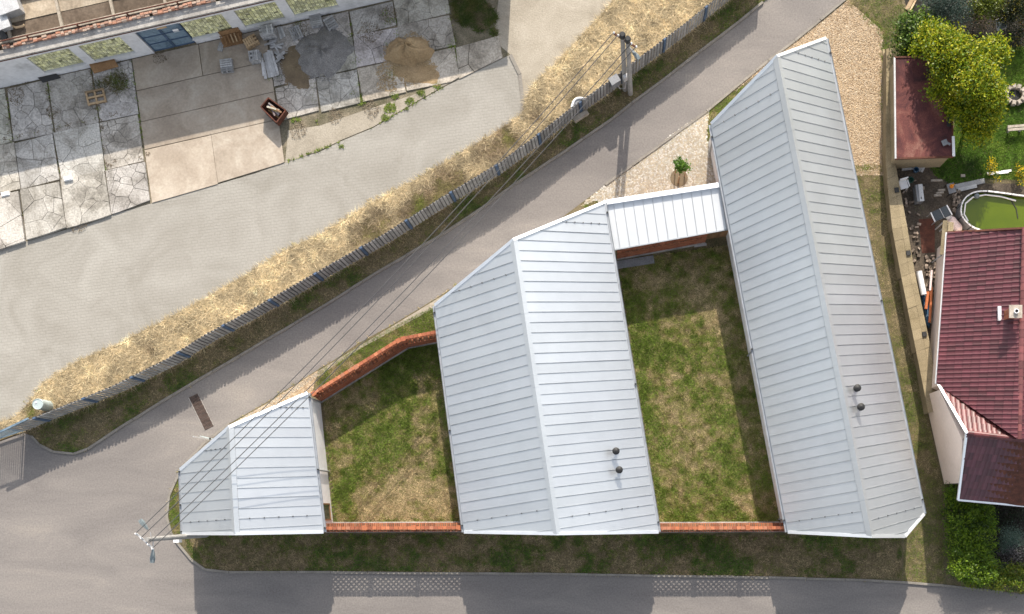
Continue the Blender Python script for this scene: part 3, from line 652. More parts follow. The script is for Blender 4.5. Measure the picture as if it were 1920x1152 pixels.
while s_ < WL:
    m = MB(); m.bar(wpt(s_, -.14, WH-.06), wpt(s_, .6, WH-.06), .05, .05, up=.12); m.bar(wpt(s_+.14, -.14, WH-.06), wpt(s_+.14, .6, WH-.06), .05, .05, up=.12); m.bar(wpt(s_+.05, .6, WH), wpt(s_+.1, .66, WH), .06, .48); m.build('bracket', m_rust, fac); s_ += 2.75
MB().bar(wpt(0, .75, WH-.2), wpt(WL, .75, WH-.2), .2, .46).build('coping', m_roofc, fac)
ang = math.atan2(wd_.y, wd_.x); s_ = 0.0; pw = 2.85
while s_ < WL:
    e = min(WL, s_+pw)
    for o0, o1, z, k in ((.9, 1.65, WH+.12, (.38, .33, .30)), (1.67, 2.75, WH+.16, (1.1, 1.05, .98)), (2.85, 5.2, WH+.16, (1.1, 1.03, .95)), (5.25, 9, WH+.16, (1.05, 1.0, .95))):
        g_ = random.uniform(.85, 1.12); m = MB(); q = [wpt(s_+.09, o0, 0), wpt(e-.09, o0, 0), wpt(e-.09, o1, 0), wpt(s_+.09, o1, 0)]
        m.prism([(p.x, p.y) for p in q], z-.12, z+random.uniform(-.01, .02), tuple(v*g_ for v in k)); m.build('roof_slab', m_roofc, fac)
    MB().bar(wpt(s_, .7, WH-.4), wpt(s_, 9, WH-.4), .14, .68).build('beam', m_roofc, fac)
    s_ = e
MB().bar(wpt(0, 2.8, WH-.1), wpt(WL, 2.8, WH-.1), .1, .42).build('rail', m_rust, fac)
MB().bar(wpt(0, 6, WH-.4), wpt(WL, 6, WH-.4), 6.6, .15).build('roof_base', m_roofc, fac)
m = MB()
for px, py, wx, wy, hz in ((20, 12, 1.0, .9, .7), (8, 40, .5, .9, .4)):
    q = P(px, py, 3.4); m.box(q, (wx, wy, hz), .35); m.box(q+Vector((0, 0, hz/2)), (wx+.12, wy+.12, .06), .35)
m.build('roof_hatch', m_steel, fac)
MB().tube([P(22, 49, 3.2), P(30, 52, 3.25), P(40, 50, 3.25), P(46, 47, 3.2)], .06, 8).build('roof_hose', m_raww, fac)
m = MB(); m.bar(P(2, 62, 3.1), P(14, 76, 3.1), .35, .2); m.build('roof_trough', m_black, fac)
# ------------------------------------------------------------------ cracked yard slabs
SE = poly_w(YARDS)
def clip_yard(poly):
    xs = [p[0] for p in poly]
    for a, b in zip(SE[:-1], SE[1:]):
        if b[0] < min(xs) or a[0] > max(xs): continue
        dx, dy = b[0]-a[0], b[1]-a[1]      # keep the side above the line
        poly = clip(poly, dy, -dx, dy*a[0]-dx*a[1])
        if len(poly) < 3: return []
    return poly
def slab_at(q, n, tint, m=m_slab, zb=.05, root=None):
    q = clip_yard(q)
    if len(q) < 3: return
    A = abs(sum(q[i][0]*q[(i+1) % len(q)][1]-q[(i+1) % len(q)][0]*q[i][1] for i in range(len(q))))/2
    if A < .12: return
    xs = [p[0] for p in q]; ys = [p[1] for p in q]; b = MB(); pts = []
    fx, fy = random.choice(xs), random.choice(ys)
    while len(pts) < max(1, int(n*A/5.5)):
        x, y = random.uniform(min(xs), max(xs)), random.uniform(min(ys), max(ys))
        if random.random() < .5: x = x*.5+fx*.5; y = y*.5+fy*.5
        pts.append((x, y))
    for c in (voronoi_cells(q, pts) if len(pts) > 1 else [q]):
        cx = sum(p[0] for p in c)/len(c); cy = sum(p[1] for p in c)/len(c); R = max(math.hypot(p[0]-cx, p[1]-cy) for p in c)
        if R < .05: continue
        k = max(.6, 1-random.uniform(.006, .03)/R); g = random.uniform(.86, 1.08)
        b.prism([(cx+(p[0]-cx)*k, cy+(p[1]-cy)*k) for p in c], -.04, zb+random.uniform(-.008, .008), tuple(g*v for v in tint))
    if b.v: b.build('slab', m, root)
ys_ = bpy.data.objects.new('concrete_slabs', None); C.objects.link(ys_); ys_['kind'] = 'structure'; ORG[ys_] = Vector((0, 0, 0))
def basey(x): return 165-.226*x
cols1 = [-90, 12, 88, 172, 246]; cols2 = [500, 576, 654, 738, 838, 922]; rows = [3, 105, 195, 300, 420]
for cols in (cols1, cols2):
    rows = [3, 105, 195, 300, 420] if cols is cols1 else [3, 52, 112, 176]
    for a, c in zip(cols[:-1], cols[1:]):
        for r0, r1 in zip(rows[:-1], rows[1:]):
            jt = random.uniform(.3, 1.3)
            J = lambda: random.uniform(-2.0, 2.0)
            q = [(a+jt+.14*r0+J(), basey(a)+r0+jt+J()), (c-jt+.14*r0+J(), basey(c)+r0+jt+J()), (c-jt+.14*r1+J(), basey(c)+r1-jt+J()), (a+jt+.14*r1+J(), basey(a)+r1-jt+J())]
            if cols is cols2 and a > 800 and r0 < 60: continue
            if cols is cols2 and r0 > 150: continue
            n = random.choice((5, 10, 16, 26)) if cols is cols1 else random.choice((3, 6, 12, 18))
            if a == 500 and r0 >= 50: n = 30
            if a == 576 and r0 >= 100: n = 22
            if a == 172: n = 28
            t = random.uniform(.88, 1.08); tint = (t, t*random.uniform(.95, 1), t*random.uniform(.88, .99))
            if a >= 654 and r0 >= 105: tint = (t, t*.93, t*.83)
            slab_at(poly_w(q), n, tint, zb=.05+.13*max(0, min(1, (230-a)/230))*(r0 >= 195 and cols is cols1)+.05*(r0 >= 105 and r0 < 195 and a < 100), root=ys_)
for r0, r1, t in ((2, 62, .78), (62, 120, .82), (120, 172, .86), (172, 290, 1.05)):
    for a, c in ((247, 372), (372, 498)) if r0 < 10 or r0 > 160 else ((247, 498),):
        q = [(a+.14*r0, basey(a)+r0+.8), (c+.14*r0, basey(c)+r0+.8), (c+.14*r1, basey(c)+r1), (a+.14*r1, basey(a)+r1)]
        q = [(x+.3, y) for x, y in q]; slab_at(poly_w(q), 0, (1, .985, .96), m_patch, .045, root=ys_)
sheet('sandy_strip', [(535, 306), (540, 245), (600, 236), (690, 205), (770, 180), (865, 140), (880, 138), (830, 163), (760, 203), (700, 238), (640, 263), (600, 283)], .012, m_dirt)
# ------------------------------------------------------------------ yard clutter
def heap(name, label, px, py, rx, ry, h, m, rim, seed):
    n = 40; vs = []; k = 12; q0 = P(px, py)
    for i in range(k+1):
        f = i/k
        for j in range(n):
            t = 2*math.pi*j/n; nz = 1+.10*math.sin(2*t+seed)+.07*math.sin(5*t+seed*2)+.05*math.sin(9*t+seed)+.04*math.sin(13*t)
            r = (1-f)**.8*nz; z = h*(1-(1-f)**1.25)*(1+.16*math.sin(3*t+seed+f*4)+.1*math.sin(7*t+f*9)+random.uniform(-.07, .07)); vs.append((q0.x+rx*r*math.cos(t), q0.y+ry*r*math.sin(t), .04+max(0, z)))
    fs = [(i*n+j, i*n+(j+1) % n, (i+1)*n+(j+1) % n, (i+1)*n+j) for i in range(k) for j in range(n)]+[tuple(range(k*n, k*n+n))]
    MB().add(vs, fs).build(name, m, smooth=True, label=label, cat='pile')
heap('sand_pile', 'mound of brown sand on the cracked yard', 767, 98, 1.25, .92, .95, m_sand, 0, 1.3)
heap('sand_spill', 'thin spread of sand below the brown sand mound', 783, 137, 1.5, .85, .05, m_sand, 0, 2.6)
heap('grit_pile', 'low heap of grey grit beside the grey pallets', 606, 100, 1.55, 1.45, .45, m_grit, 0, .4)
heap('soil_spill', 'thin patch of brown soil beside the grey grit heap', 556, 128, .95, 1.25, .10, m_soil, 0, 3.3)
def pallet(label, corners, m, cnt=1, nb=6, open_=False, z=.05, along=0):
    c = PL(corners); o = (c[0]+c[2])/2; o.z = z; du = ((c[1]-c[0])+(c[2]-c[3]))/2; dv = ((c[3]-c[0])+(c[2]-c[1]))/2
    if along: du, dv = dv, du
    wu, wv = du.length, dv.length; du.normalize(); dv.normalize(); t = thing('pallet', label, 'pallet', o, 'pallets lying in the yard'); zz = z
    for lv in range(cnt):
        for i in range(3):
            e = o+dv*0; s0 = (i-1)*(wu/2-.05); a = Vector((o.x, o.y, zz+.022))+du*s0-dv*(wv/2); g = random.uniform(.8, 1.15)
            MB().bar(a, a+dv*wv, .09, .085, (g, g, g)).build('stringer', m, t)
        for lay, zl in ((0, 0), (1, .107)):
            k = nb if lay else 3
            if open_ and lay: k = 3
            for i in range(k):
                s0 = -wv/2+wv*(i+.5)/k if k > 3 else (i-1)*(wv/2-.06); a = Vector((o.x, o.y, zz+zl))+dv*s0-du*(wu/2); g = random.uniform(.6, 1.25); bw = wv/k*.74 if k > 3 else .1
                if lay and not open_ and random.random() < .04: continue
                MB().bar(a, a+du*wu, bw, .022, (g, g, g)).build('deck_board', m, t)
        zz += .135
pallet('bare brown wooden pallet with open frame on the cracked slabs', [(161, 174), (195, 167), (202, 193), (167, 200)], m_raww, open_=True)
pallet('grey pallet lying alone in front of the blue gate', [(415, 116), (437, 113), (440, 137), (418, 140)], m_wood, cnt=2)
pallet('tan pallet stack next to the brown crate', [(459, 82), (481, 70), (489, 84), (468, 98)], m_raww, cnt=3, along=1)
pallet('grey pallet stack left of the long grey boards', [(471, 104), (491, 101), (494, 120), (473, 122)], m_wood, cnt=4, along=1)
pallet('tallest dark pallet stack against the workshop wall', [(493, 62), (519, 58), (522, 74), (496, 78)], m_wood, cnt=6, along=1)
pallet('grey pallet missing boards at the corner of the grit heap', [(541, 56), (561, 49), (571, 71), (551, 79)], m_wood, cnt=1, nb=5, along=1)
pallet('grey pallet flat under the last window', [(581, 32), (602, 28), (608, 51), (587, 56)], m_wood, cnt=2, nb=7)
pallet('grey pallet farthest from the blue gate, turned askew', [(606, 40), (623, 32), (636, 51), (618, 63)], m_wood, cnt=1, nb=5)
def boards(name, label, cat, items, m, z0=.06, group=None):
    t = thing(name, label, cat, P(*items[0][0]), group); z = z0
    for i, (a, c, wd, h) in enumerate(items):
        g = random.uniform(.75, 1.3); MB().bar(P(*a)+Vector((0, 0, z)), P(*c)+Vector((0, 0, z)), wd, h, (g, g, g)).build('board', m, t); z += h*.35
    return t
boards('board_pile', 'pile of long pale grey boards below the pallet stacks', 'boards', [((497, 102), (507, 147), .18, .06), ((502, 100), (513, 146), .2, .06), ((508, 98), (520, 144), .2, .06), ((495, 120), (500, 150), .16, .05), ((505, 97), (518, 142), .16, .05), ((493, 112), (497, 145), .14, .05), ((511, 99), (524, 143), .12, .05)], m_wood)
boards('scrap_wood', 'dark broken timber scraps between pallet stack and soil', 'scrap wood', [((506, 84), (530, 92), .12, .08), ((512, 78), (526, 106), .1, .07), ((509, 92), (533, 84), .09, .06), ((516, 100), (534, 112), .14, .06), ((521, 112), (536, 100), .16, .06), ((498, 88), (520, 80), .1, .05), ((519, 120), (533, 108), .12, .05)], m_wood)
boards('lean_sheet', 'ribbed grey sheet propped beside the dark pallet stack', 'sheet', [((522, 52), (528, 74), .12, .03), ((525, 51), (531, 72), .12, .03), ((528, 52), (535, 70), .1, .03)], m_wood)
cr = thing('wooden_crate', 'brown open slatted crate against the wall right of the blue gate', 'crate', P(437, 76)); q = P(437, 78); 
MB().box(q+Vector((0, .28, .45)), (1.15, .04, .75), ang).build('back_panel', m_brown, cr); MB().box(q+Vector((0, 0, .1)), (1.15, .55, .05), ang).build('bottom', m_brown, cr)
for i in range(6): MB().box(q+wd_*(-.5+.2*i)+Vector((0, -.02-.02*(i % 2), .42)), (.07, .5, .05), ang+.15).build('slat', m_raww if i in (3, 4) else m_brown, cr)
boards('offcut', 'dark short plank lying beside the brown crate', 'plank', [((417, 82), (413, 97), .28, .06), ((419, 84), (416, 98), .12, .05)], m_wood)
def lean_board(name, label, cat, quad, z0, z1, m, th=.04):
    q = [P(*quad[0], z1), P(*quad[1], z1), P(*quad[2], z0), P(*quad[3], z0)]; u = Vector((0, 0, -th)); t = thing(name, label, cat, (q[2]+q[3])/2)
    MB().add([*q, *[p+u for p in q]], [(3, 2, 1, 0), (4, 5, 6, 7), (0, 1, 5, 4), (1, 2, 6, 5), (2, 3, 7, 6), (3, 0, 4, 7)]).build('sheet', m, t)
    MB().bar(q[0].lerp(q[3], .15), q[1].lerp(q[2], .15), .06, .03).build('batten', m, t); return t
lean_board('plywood_board', 'warm brown plywood board propped under the second window', 'board', [(167, 121), (214, 111), (222, 125), (176, 138)], .15, .42, m_brown)
lean_board('rubber_lid', 'dark grey sheet lying at the foot of the wall', 'board', [(63, 139), (98, 132), (114, 146), (80, 155)], .1, .35, m_black)
for lbl, px, py in (('white block on the slabs nearest the left edge', 14, 366), ('white block beside a slab joint on the bright slabs', 131, 337)):
    b = MB(); q = P(px, py); b.box((q.x, q.y, .13), (.46, .24, .2), .22); b.box((q.x, q.y, .24), (.40, .18, .03), .22); b.build('concrete_block', m_white, label=lbl, cat='block')
# skip with timber
cn = PL([(497, 210), (511, 193), (543, 216), (526, 239)]); sk = thing('debris_trailer', 'rust-red open box trailer filled with broken planks', 'trailer', (cn[0]+cn[2])/2)
zb, zt = .25, .75
for i in range(4):
    a, c = cn[i], cn[(i+1) % 4]; MB().bar(a+Vector((0, 0, zb)), c+Vector((0, 0, zb)), .06, zt-zb).build('side', m_rust, sk)
m = MB(); m.prism([(p.x, p.y) for p in cn], zb-.05, zb+.02); m.build('floor', m_rust, sk)
for f in (.3, .7):
    for sd in (0, 1):
        q = (cn[0].lerp(cn[3], f) if sd == 0 else cn[1].lerp(cn[2], f)); d = (cn[3]-cn[0]).normalized(); nn = Vector((-d.y, d.x, 0)); MB().tube([q-nn*.05+Vector((0, 0, .2)), q+nn*.05+Vector((0, 0, .2))], .18, 12).build('wheel', m_black, sk)
pk = thing('plank_load', 'pale and red broken planks heaped inside the rust-red trailer', 'planks', (cn[0]+cn[2])/2+Vector((0, 0, .3)))
for i in range(12):
    t = random.random(); a = cn[0].lerp(cn[1], .15+.7*random.random()).lerp(cn[3].lerp(cn[2], .5), .1+.2*random.random()); c = cn[3].lerp(cn[2], .15+.7*random.random()).lerp(cn[0].lerp(cn[1], .5), .1+.25*random.random()); g = random.uniform(.5, 1.5)
    MB().bar(a+Vector((0, 0, .32+.03*i)), c+Vector((0, 0, .32+.03*i+random.uniform(-.05, .05))), .09, .04, (g, g*random.uniform(.7, 1), g*random.uniform(.65, .95))).build('plank', m_wood if i % 2 else m_raww, pk)
# ------------------------------------------------------------------ east side: boundary wall, shed
BH = .95
bl_ = [(1662, 92), (1661, 300), (1665, 355), (1673, 430), (1690, 520), (1718, 660), (1741, 775)]
br_ = [(1675, 90), (1676, 290), (1686, 345), (1701, 425), (1715, 510), (1745, 650), (1764, 768)]
bt = thing('boundary_wall', 'long tan wall with slab coping between the longest house and the neighbour', 'wall', P(1683, 470)); bL, bR = PL(bl_, BH), PL(br_, BH)
for i in range(len(bL)-1):
    q = [bL[i], bL[i+1], bR[i+1], bR[i]]; ce = sum(q, Vector())/4; m = MB(); m.prism([(ce.x+(p.x-ce.x)*(.9 if k in (0, 1, 2, 3) else 1), ce.y+(p.y-ce.y)*1.0) for k, p in enumerate(q)], Z0-.02, BH-.055, (.8, .8, .8)); m.build('wall_section', m_tan, bt)
    k = max(1, round((bL[i+1]-bL[i]).length/.62))
    for j in range(k):
        for f0, f1 in (((0, .62), (.63, 1)) if i > 1 else ((0, 1),)):
            g = random.uniform(.9, 1.12); zz = BH+random.uniform(-.008, .012); t0, t1 = (j+.008)/k, (j+.992)/k
            c = [bL[i].lerp(bL[i+1], t0).lerp(bR[i].lerp(bR[i+1], t0), f0), bL[i].lerp(bL[i+1], t1).lerp(bR[i].lerp(bR[i+1], t1), f0), bL[i].lerp(bL[i+1], t1).lerp(bR[i].lerp(bR[i+1], t1), f1), bL[i].lerp(bL[i+1], t0).lerp(bR[i].lerp(bR[i+1], t0), f1)]
            m = MB(); m.prism([(p.x, p.y) for p in c], BH-.06, zz, (g, g*.98, g*.94)); m.build('coping_slab', m_tan, bt)
for a, b in zip(PL([(1656, 95), (1657, 200), (1658, 330)])[:-1], PL([(1656, 95), (1657, 200), (1658, 330)])[1:]): MB().bar(a, b, .1, .16, (1.35, 1.35, 1.3)).build('footing', m_tan, bt)
for px, py in ((1681, 357), (1703, 475), (1733, 627)):
    q = P(px, py, BH+.01); MB().box(q+Vector((0, 0, .04)), (.24, .27, .07), .15).build('cap', m_black, bt)
sd = thing('garden_shed', 'flat garden shed with stained dark red felt roof under the tree', 'shed', P(1725, 225)); zr = 2.3
sc = [P(1677, 108, zr), P(1782, 106, zr), P(1787, 294, zr-.12), P(1679, 298, zr-.12)]; ps = plane3(sc[0], sc[1], sc[3])
m = MB(); m.prism([(p.x, p.y) for p in sc], lambda x, y: zat(ps, x, y)-.1, lambda x, y: zat(ps, x, y)); rf = m.build('roof', m_felt, sd)
m = MB(); ce = (sc[0]+sc[2])/2; m.prism([(ce.x+(p.x-ce.x)*.95, ce.y+(p.y-ce.y)*.96) for p in sc], Z0, lambda x, y: zat(ps, x, y)-.1); m.build('wall', m_tan, sd)
for a, b, mm in ((sc[0], sc[3], m_steel), (sc[3], sc[2], m_rust), (sc[1], sc[2], m_rust), (sc[0], sc[1], m_rust)): MB().bar(a, b, .09, .12, up=-.08).build('edge_trim', mm, rf)
MB().bar(sc[1].lerp(sc[2], .8)+Vector((.02, 0, .02)), sc[2]+Vector((.02, 0, .02)), .14, .06).build('edge_flashing', m_white, rf)
for t in (.33, .66): MB().bar(sc[0].lerp(sc[1], t)+Vector((0, 0, .0)), sc[3].lerp(sc[2], t), .05, .012).build('felt_lap', m_felt, rf)
m = MB(); q = P(1771, 268, zr); m.box(q+Vector((0, 0, .04)), (.3, .3, .05), .4); m.box(q+Vector((.2, -.05, .03)), (.25, .12, .04), -.5); m.build('slate_scrap', m_grey, label='grey slate scrap on the red felt shed roof', cat='slate')
m = MB(); q = P(1779, 222, zr); m.bar(q+Vector((-.05, .45, 0)), q+Vector((0, -.45, 0)), .2, .04); m.build('edge_patch', m_black, sd)
# ------------------------------------------------------------------ red tiled house
EZ, RZ = 2.75, 5.45
rh = thing('tiled_house', 'neighbour house with dark red tiled roofs and pale pink gable wall', 'house', P(1850, 700))
E0, E1, G0, G1 = P(1777, 436, EZ), P(1757, 720, EZ), P(1921, 428, RZ), P(1910, 824, RZ)
pw_ = plane3(E0, E1, (G0+G1)/2)
mr = (G1-G0).normalized(); e2 = Vector((mr.y, -mr.x, 0)); e2 = e2 if e2.x > 0 else -e2
F0, F1 = G0+e2*4.2, G1+e2*4.2; F0.z = F1.z = EZ; pe_ = plane3(G0, G1, F0)
m = MB(); zf = lambda x, y: min(zat(pw_, x, y), zat(pe_, x, y))
for poly, pl in (([E0, E1, G1, G0], pw_), ([G0, G1, F1, F0], pe_)): m.prism([(p.x, p.y) for p in poly], lambda x, y, pl=pl: zat(pl, x, y)-.16, lambda x, y, pl=pl: zat(pl, x, y)-.05)
roof_m = m.build('roof', m_rust, rh)
wq = [E0+e2*.25-mr*0+mr*.2, E1+e2*.25, F1-e2*.25, F0-e2*.25+mr*.2, G0+mr*.2]
m = MB(); m.prism([(p.x, p.y) for p in (wq[0], wq[1], F1-e2*.25, F0-e2*.25+mr*.2, G0+mr*.2)], Z0, lambda x, y: zf(x, y)-.16); m.build('wall', m_pink, rh)
# one tile: a shallow S profile, lapped over the next course
TW, TL = .245, .46
def tile_mesh():
    b = MB(); n = 7; pr = []
    for i in range(n):
        t = i/(n-1); pr.append((t*TW*1.02, .034*max(0, math.sin(math.pi*min(1, t/.62)))+(.012 if t > .62 else 0)))
    vs = []
    for y, dz in ((0, .075), (TL*1.14, .0)):
        for x, z in pr: vs.append((x, y, z+dz))
    for x, z in pr: vs.append((x, 0, z+.0))
    fs = [(i, i+1, n+i+1, n+i) for i in range(n-1)]+[(2*n+i, 2*n+i+1, i+1, i) for i in range(n-1)]
    b.add(vs, fs); return b
TILE = tile_mesh()
def tile_positions(pl, a, b, c, d):
    """a,b eave ends, c,d ridge ends above b,a ; yields matrices inside the quad/polygon"""
    u = (b-a).normalized(); n = pl[0]; v = n.cross(u).normalized()
    if v.z < 0: v = -v
    poly = [((p-a).dot(u), (p-a).dot(v)) for p in (a, b, c, d)]
    return u, v, n, poly
CLIPS, KEEP = {}, []
def tile_grid(pl, pts, eave_dir):
    a = pts[0]; u = eave_dir.normalized(); n = pl[0]; v = n.cross(u).normalized()
    if v.z < 0: v = -v; 
    poly = [((p-a).dot(u), (p-a).dot(v)) for p in pts]
    xs = [p[0] for p in poly]; ys = [p[1] for p in poly]; out = []
    j = 0; y = min(ys)
    while y < max(ys)-.1:
        x = min(xs)-TW
        while x < max(xs):
            tx = np.array([x, x+TW, x+TW, x, x+TW/2]); ty = np.array([y, y, y+TL, y+TL, y+TL/2]); ins_ = inside(tx, ty, poly)
            if ins_.any():
                q = a+u*x+v*y; M_ = Matrix((u, v, n)).transposed().to_4x4(); M_.translation = q+n*.0; out.append(M_)
                if not ins_.all():
                    ed = []; cxx = sum(p[0] for p in poly)/len(poly); cyy = sum(p[1] for p in poly)/len(poly)
                    for k in range(len(poly)):
                        p0, p1 = poly[k], poly[(k+1) % len(poly)]; nx, ny = p1[1]-p0[1], p0[0]-p1[0]
                        if (cxx-p0[0])*nx+(cyy-p0[1])*ny > 0: nx, ny = -nx, -ny
                        dd = [(X_-p0[0])*nx+(Y_-p0[1])*ny for X_, Y_ in zip(tx, ty)]
                        if max(dd) > 0: ed.append((a+u*p0[0]+v*p0[1], u*nx+v*ny))
                    CLIPS[id(M_)] = ed; KEEP.append(M_)
            x += TW
        y += TL; j += 1
    return out
def tcol(base):
    g = random.uniform(.7, 1.3); return tuple(v*g*random.uniform(.96, 1.04) for v in base)
RED, REDL = (.082, .019, .025), (.10, .026, .026)
tm = tile_grid(pw_, [E0, E1, G1, G0], E0-E1)
tm_in = [M_ for M_ in tm if NX+S*M_.translation.x/(1-M_.translation.z/HC) < 1922]
tm_in.sort(key=lambda q: (id(q) in CLIPS, -q.translation.z))
base_t = []
for k in range(8):
    cc = tcol(RED); b = MB(); b.add(TILE.v, TILE.f, cc); base_t.append(b.mesh('tile')); base_t[-1].materials.append(m_tile)
for M_ in tm_in[:300]:
    o = bpy.data.objects.new('tile', random.choice(base_t)); C.objects.link(o); o.parent = roof_m
    M_ = M_.copy(); M_.translation -= ORG[roof_m]; o.matrix_local = M_
import bmesh
def tiles_joined(name, mats, base, parent):
    b = MB()
    for M_ in mats:
        ed = CLIPS.get(id(M_))
        vs, fs = [M_ @ Vector(v) for v in TILE.v], TILE.f
        if ed:
            bm = bmesh.new(); bv = [bm.verts.new(v) for v in vs]
            for f in fs: bm.faces.new([bv[i] for i in f])
            for (pa, pn_) in ed: bmesh.ops.bisect_plane(bm, geom=bm.verts[:]+bm.edges[:]+bm.faces[:], plane_co=pa, plane_no=pn_, clear_outer=True)
            bm.verts.index_update(); vs = [v.co.copy() for v in bm.verts]; fs = [tuple(v.index for v in f.verts) for f in bm.faces]; bm.free()
            if not fs: continue
        b.add(vs, fs, tcol(base))
    return b.build(name, m_tile, parent, kind='stuff')
rest = tm_in[300:]+tile_grid(pe_, [F0, F1, G1, G0], F1-F0)
tiles_joined('roof_tiles', rest, RED, roof_m)
def ridge_tiles(a, b, parent, base, r=.13):
    n = max(2, round((b-a).length/.4)); d = (b-a).normalized(); x = Vector((-d.y, d.x, 0)).normalized()
    for i in range(n):
        p, q = a.lerp(b, i/n)-d*.03, a.lerp(b, (i+1)/n); vs = []
        for e, rr in ((p, r), (q, r*1.15)):
            for k in range(6):
                t = math.pi*k/5; vs.append(e+x*(rr*math.cos(t))+Vector((0, 0, rr*.8*math.sin(t)+.02)))
        fs = [(k, k+1, 7+k, 6+k) for k in range(5)]+[tuple(range(6)), (11, 10, 9, 8, 7, 6)]
        MB().add(vs, fs, tcol(base)).build('ridge_tile', m_tile, parent)
ridge_tiles(G0, G1, roof_m, (.14, .045, .045))
# wing with east-west ridge
W0, W1 = P(1811, 812, 5.0), P(1915, 824, 5.15); K = P(1758, 721, 2.7); KS, KS2 = P(1795, 938, 2.35), P(1925, 950, 2.4)
pn = plane3(W0, W1, K); pss = plane3(W0, W1, KS)
W2 = W1+(W1-W0).normalized()*3; KS3 = KS2+(KS2-KS).normalized()*3
m = MB(); m.prism([(p.x, p.y) for p in (K, W0, W1)], lambda x, y: zat(pn, x, y)-.14, lambda x, y: zat(pn, x, y)-.04)
m.prism([(p.x, p.y) for p in (W0, KS, KS3, W2)], lambda x, y: zat(pss, x, y)-.14, lambda x, y: zat(pss, x, y)-.04)
wr = m.build('wing_roof', m_rust, rh)
tiles_joined('roof_tiles', tile_grid(pn, [K, W0, W1], W0-W1), REDL, wr)
tiles_joined('roof_tiles', tile_grid(pss, [KS, KS3, W2, W0], KS3-KS), (.085, .026, .034), wr)  # south slope: its shade is put into a more purplish tile colour
ridge_tiles(W0, W2, wr, REDL)
for a, b, wdt in ((K, W0, .12), (W0, KS, .12), (KS, KS2, .1)): MB().bar(a, b, wdt, .14, up=.015).build('verge_flashing', m_trim, wr)
for sgn in (1, -1): MB().bar(K+Vector((0, .05*sgn, .04)), W1+Vector((0, .05*sgn, .04)), .07, .05, up=.02).build('valley_flashing', m_trim, wr)
gwp = [P(1733, 742), P(1770, 908), P(1990, 925), P(1990, 745)]
zw = lambda x, y: min(zat(pn, x, y), zat(pss, x, y))-.15
a, b = gwp[0], gwp[1]; ins = Vector((.25, 0, 0)); mid_ = P(1753, 833); mid_ = Vector((a.x+(b.x-a.x)*.56, a.y+(b.y-a.y)*.56, 0))
m = MB(); m.prism([(p.x, p.y) for p in (a, mid_, b, Vector((22, b.y, 0)), Vector((22, a.y, 0)))], Z0, lambda x, y: max(1.5, zw(x, y))); m.build('wing_wall', m_pink, rh)
g0, g1 = E0-e2*.06, E1-e2*.06; MB().bar(g0, g1, .1, .09, up=-.1).build('gutter', m_trim, rh)
MB().bar(E0, G0, .1, .1, up=-.06).build('verge_board', m_rust, rh)
# chimney
q = P(1895, 590, 5.2); ch = thing('chimney', 'orange brick chimney with white cap on the red tiled roof', 'chimney', (q.x, q.y, 4)); q0 = Vector((q.x-.05, q.y, 0))
m = MB(); zz = 4.2
while zz < 5.95:
    for sx in (-1, 1):
        for sy in (-1, 1): m.box((q0.x+.19*sx*.5, q0.y+.16*sy*.7, zz+.04), (.2, .25, .075), 0, bcol(1.0))
    zz += .085
m.box((q0.x, q0.y, 5.0), (.36, .44, 1.9), 0, L(170, 90, 60)); m.build('stack', m_brick, ch)
MB().box((q0.x, q0.y, 6.0), (.66, .66, .08)).build('cap', m_stone, ch); MB().lathe((q0.x, q0.y, 6.03), [(.12, 0), (.12, .14), (.09, .14), (.09, .02)], 12).build('flue', m_white, ch); MB().lathe((q0.x, q0.y, 6.0), [(.085, 0), (.085, .10), (.05, .10)], 10).build('flue_hole', m_black, ch)
q = ray(1872, 589, pw_); MB().box(q+Vector((0, 0, .15)), (.18, .75, .1), .03).build('step_plate', m_trim, rh)
for k in (-1, 1): MB().box(q+Vector((.06, .3*k, .07)), (.1, .04, .14), .03).build('step_bracket', m_gut, rh)
# ------------------------------------------------------------------ pool
prim = [(1800, 394), (1808, 370), (1834, 357), (1880, 362), (1925, 369), (1990, 372), (2030, 390), (2030, 415), (1990, 432), (1925, 434), (1880, 436), (1830, 432), (1806, 412)]
PZ = 1.05; pp = PL(prim, PZ)
for _ in range(2): pp = [q for i in range(len(pp)) for q in (pp[i].lerp(pp[(i+1) % len(pp)], .25), pp[i].lerp(pp[(i+1) % len(pp)], .75))]
pl_ = thing('swimming_pool', 'above-ground pool with white rim and bright green water', 'pool', P(1880, 400)); n_ = len(pp)
for i in range(n_):
    a, b = pp[i], pp[(i+1) % n_]; MB().bar(a-(b-a)*.05, b+(b-a)*.05, .07, .05).build('rim', m_white, pl_)
    MB().quad(a, b, Vector((b.x, b.y, Z0)), Vector((a.x, a.y, Z0))).build('side', m_grey, pl_)
    if i % 4 == 0: MB().bar(Vector((a.x, a.y, Z0)), Vector((a.x+.02, a.y, Z0)), .1, PZ).build('leg', m_black, pl_)
m = MB(); m.add([(p.x, p.y, .82) for p in pp][::-1], [tuple(range(n_))]); m.build('water', m_water, pl_)
for k, off_ in enumerate((.25,)):
    cc = sum(pp, Vector())/n_; MB().tube([Vector((p.x, p.y, .9)) for p in [pp[-6].lerp(cc, .07), pp[-3].lerp(cc, .07), pp[1].lerp(cc, .07), pp[4].lerp(cc, .10), pp[7].lerp(cc, .13), pp[10].lerp(cc, .16), pp[13].lerp(cc, .28)]], .045, 7).build('hose', m_white, pl_)
q = P(1832, 367, 1.0); MB().lathe((q.x, q.y, .84), [(.14, 0), (.16, .1), (.12, .2), (.05, .24)], 12).build('skimmer', m_lamp, pl_)
m = MB(); pts = [P(1893, 372, .8), P(1905, 392, .8), P(1908, 410, .8)]; m.tube([p+Vector((0, 0, .03)) for p in pts], .03, 6); m.build('vacuum_hose', m_black, label='dark hose drooping into the green pool water', cat='hose')
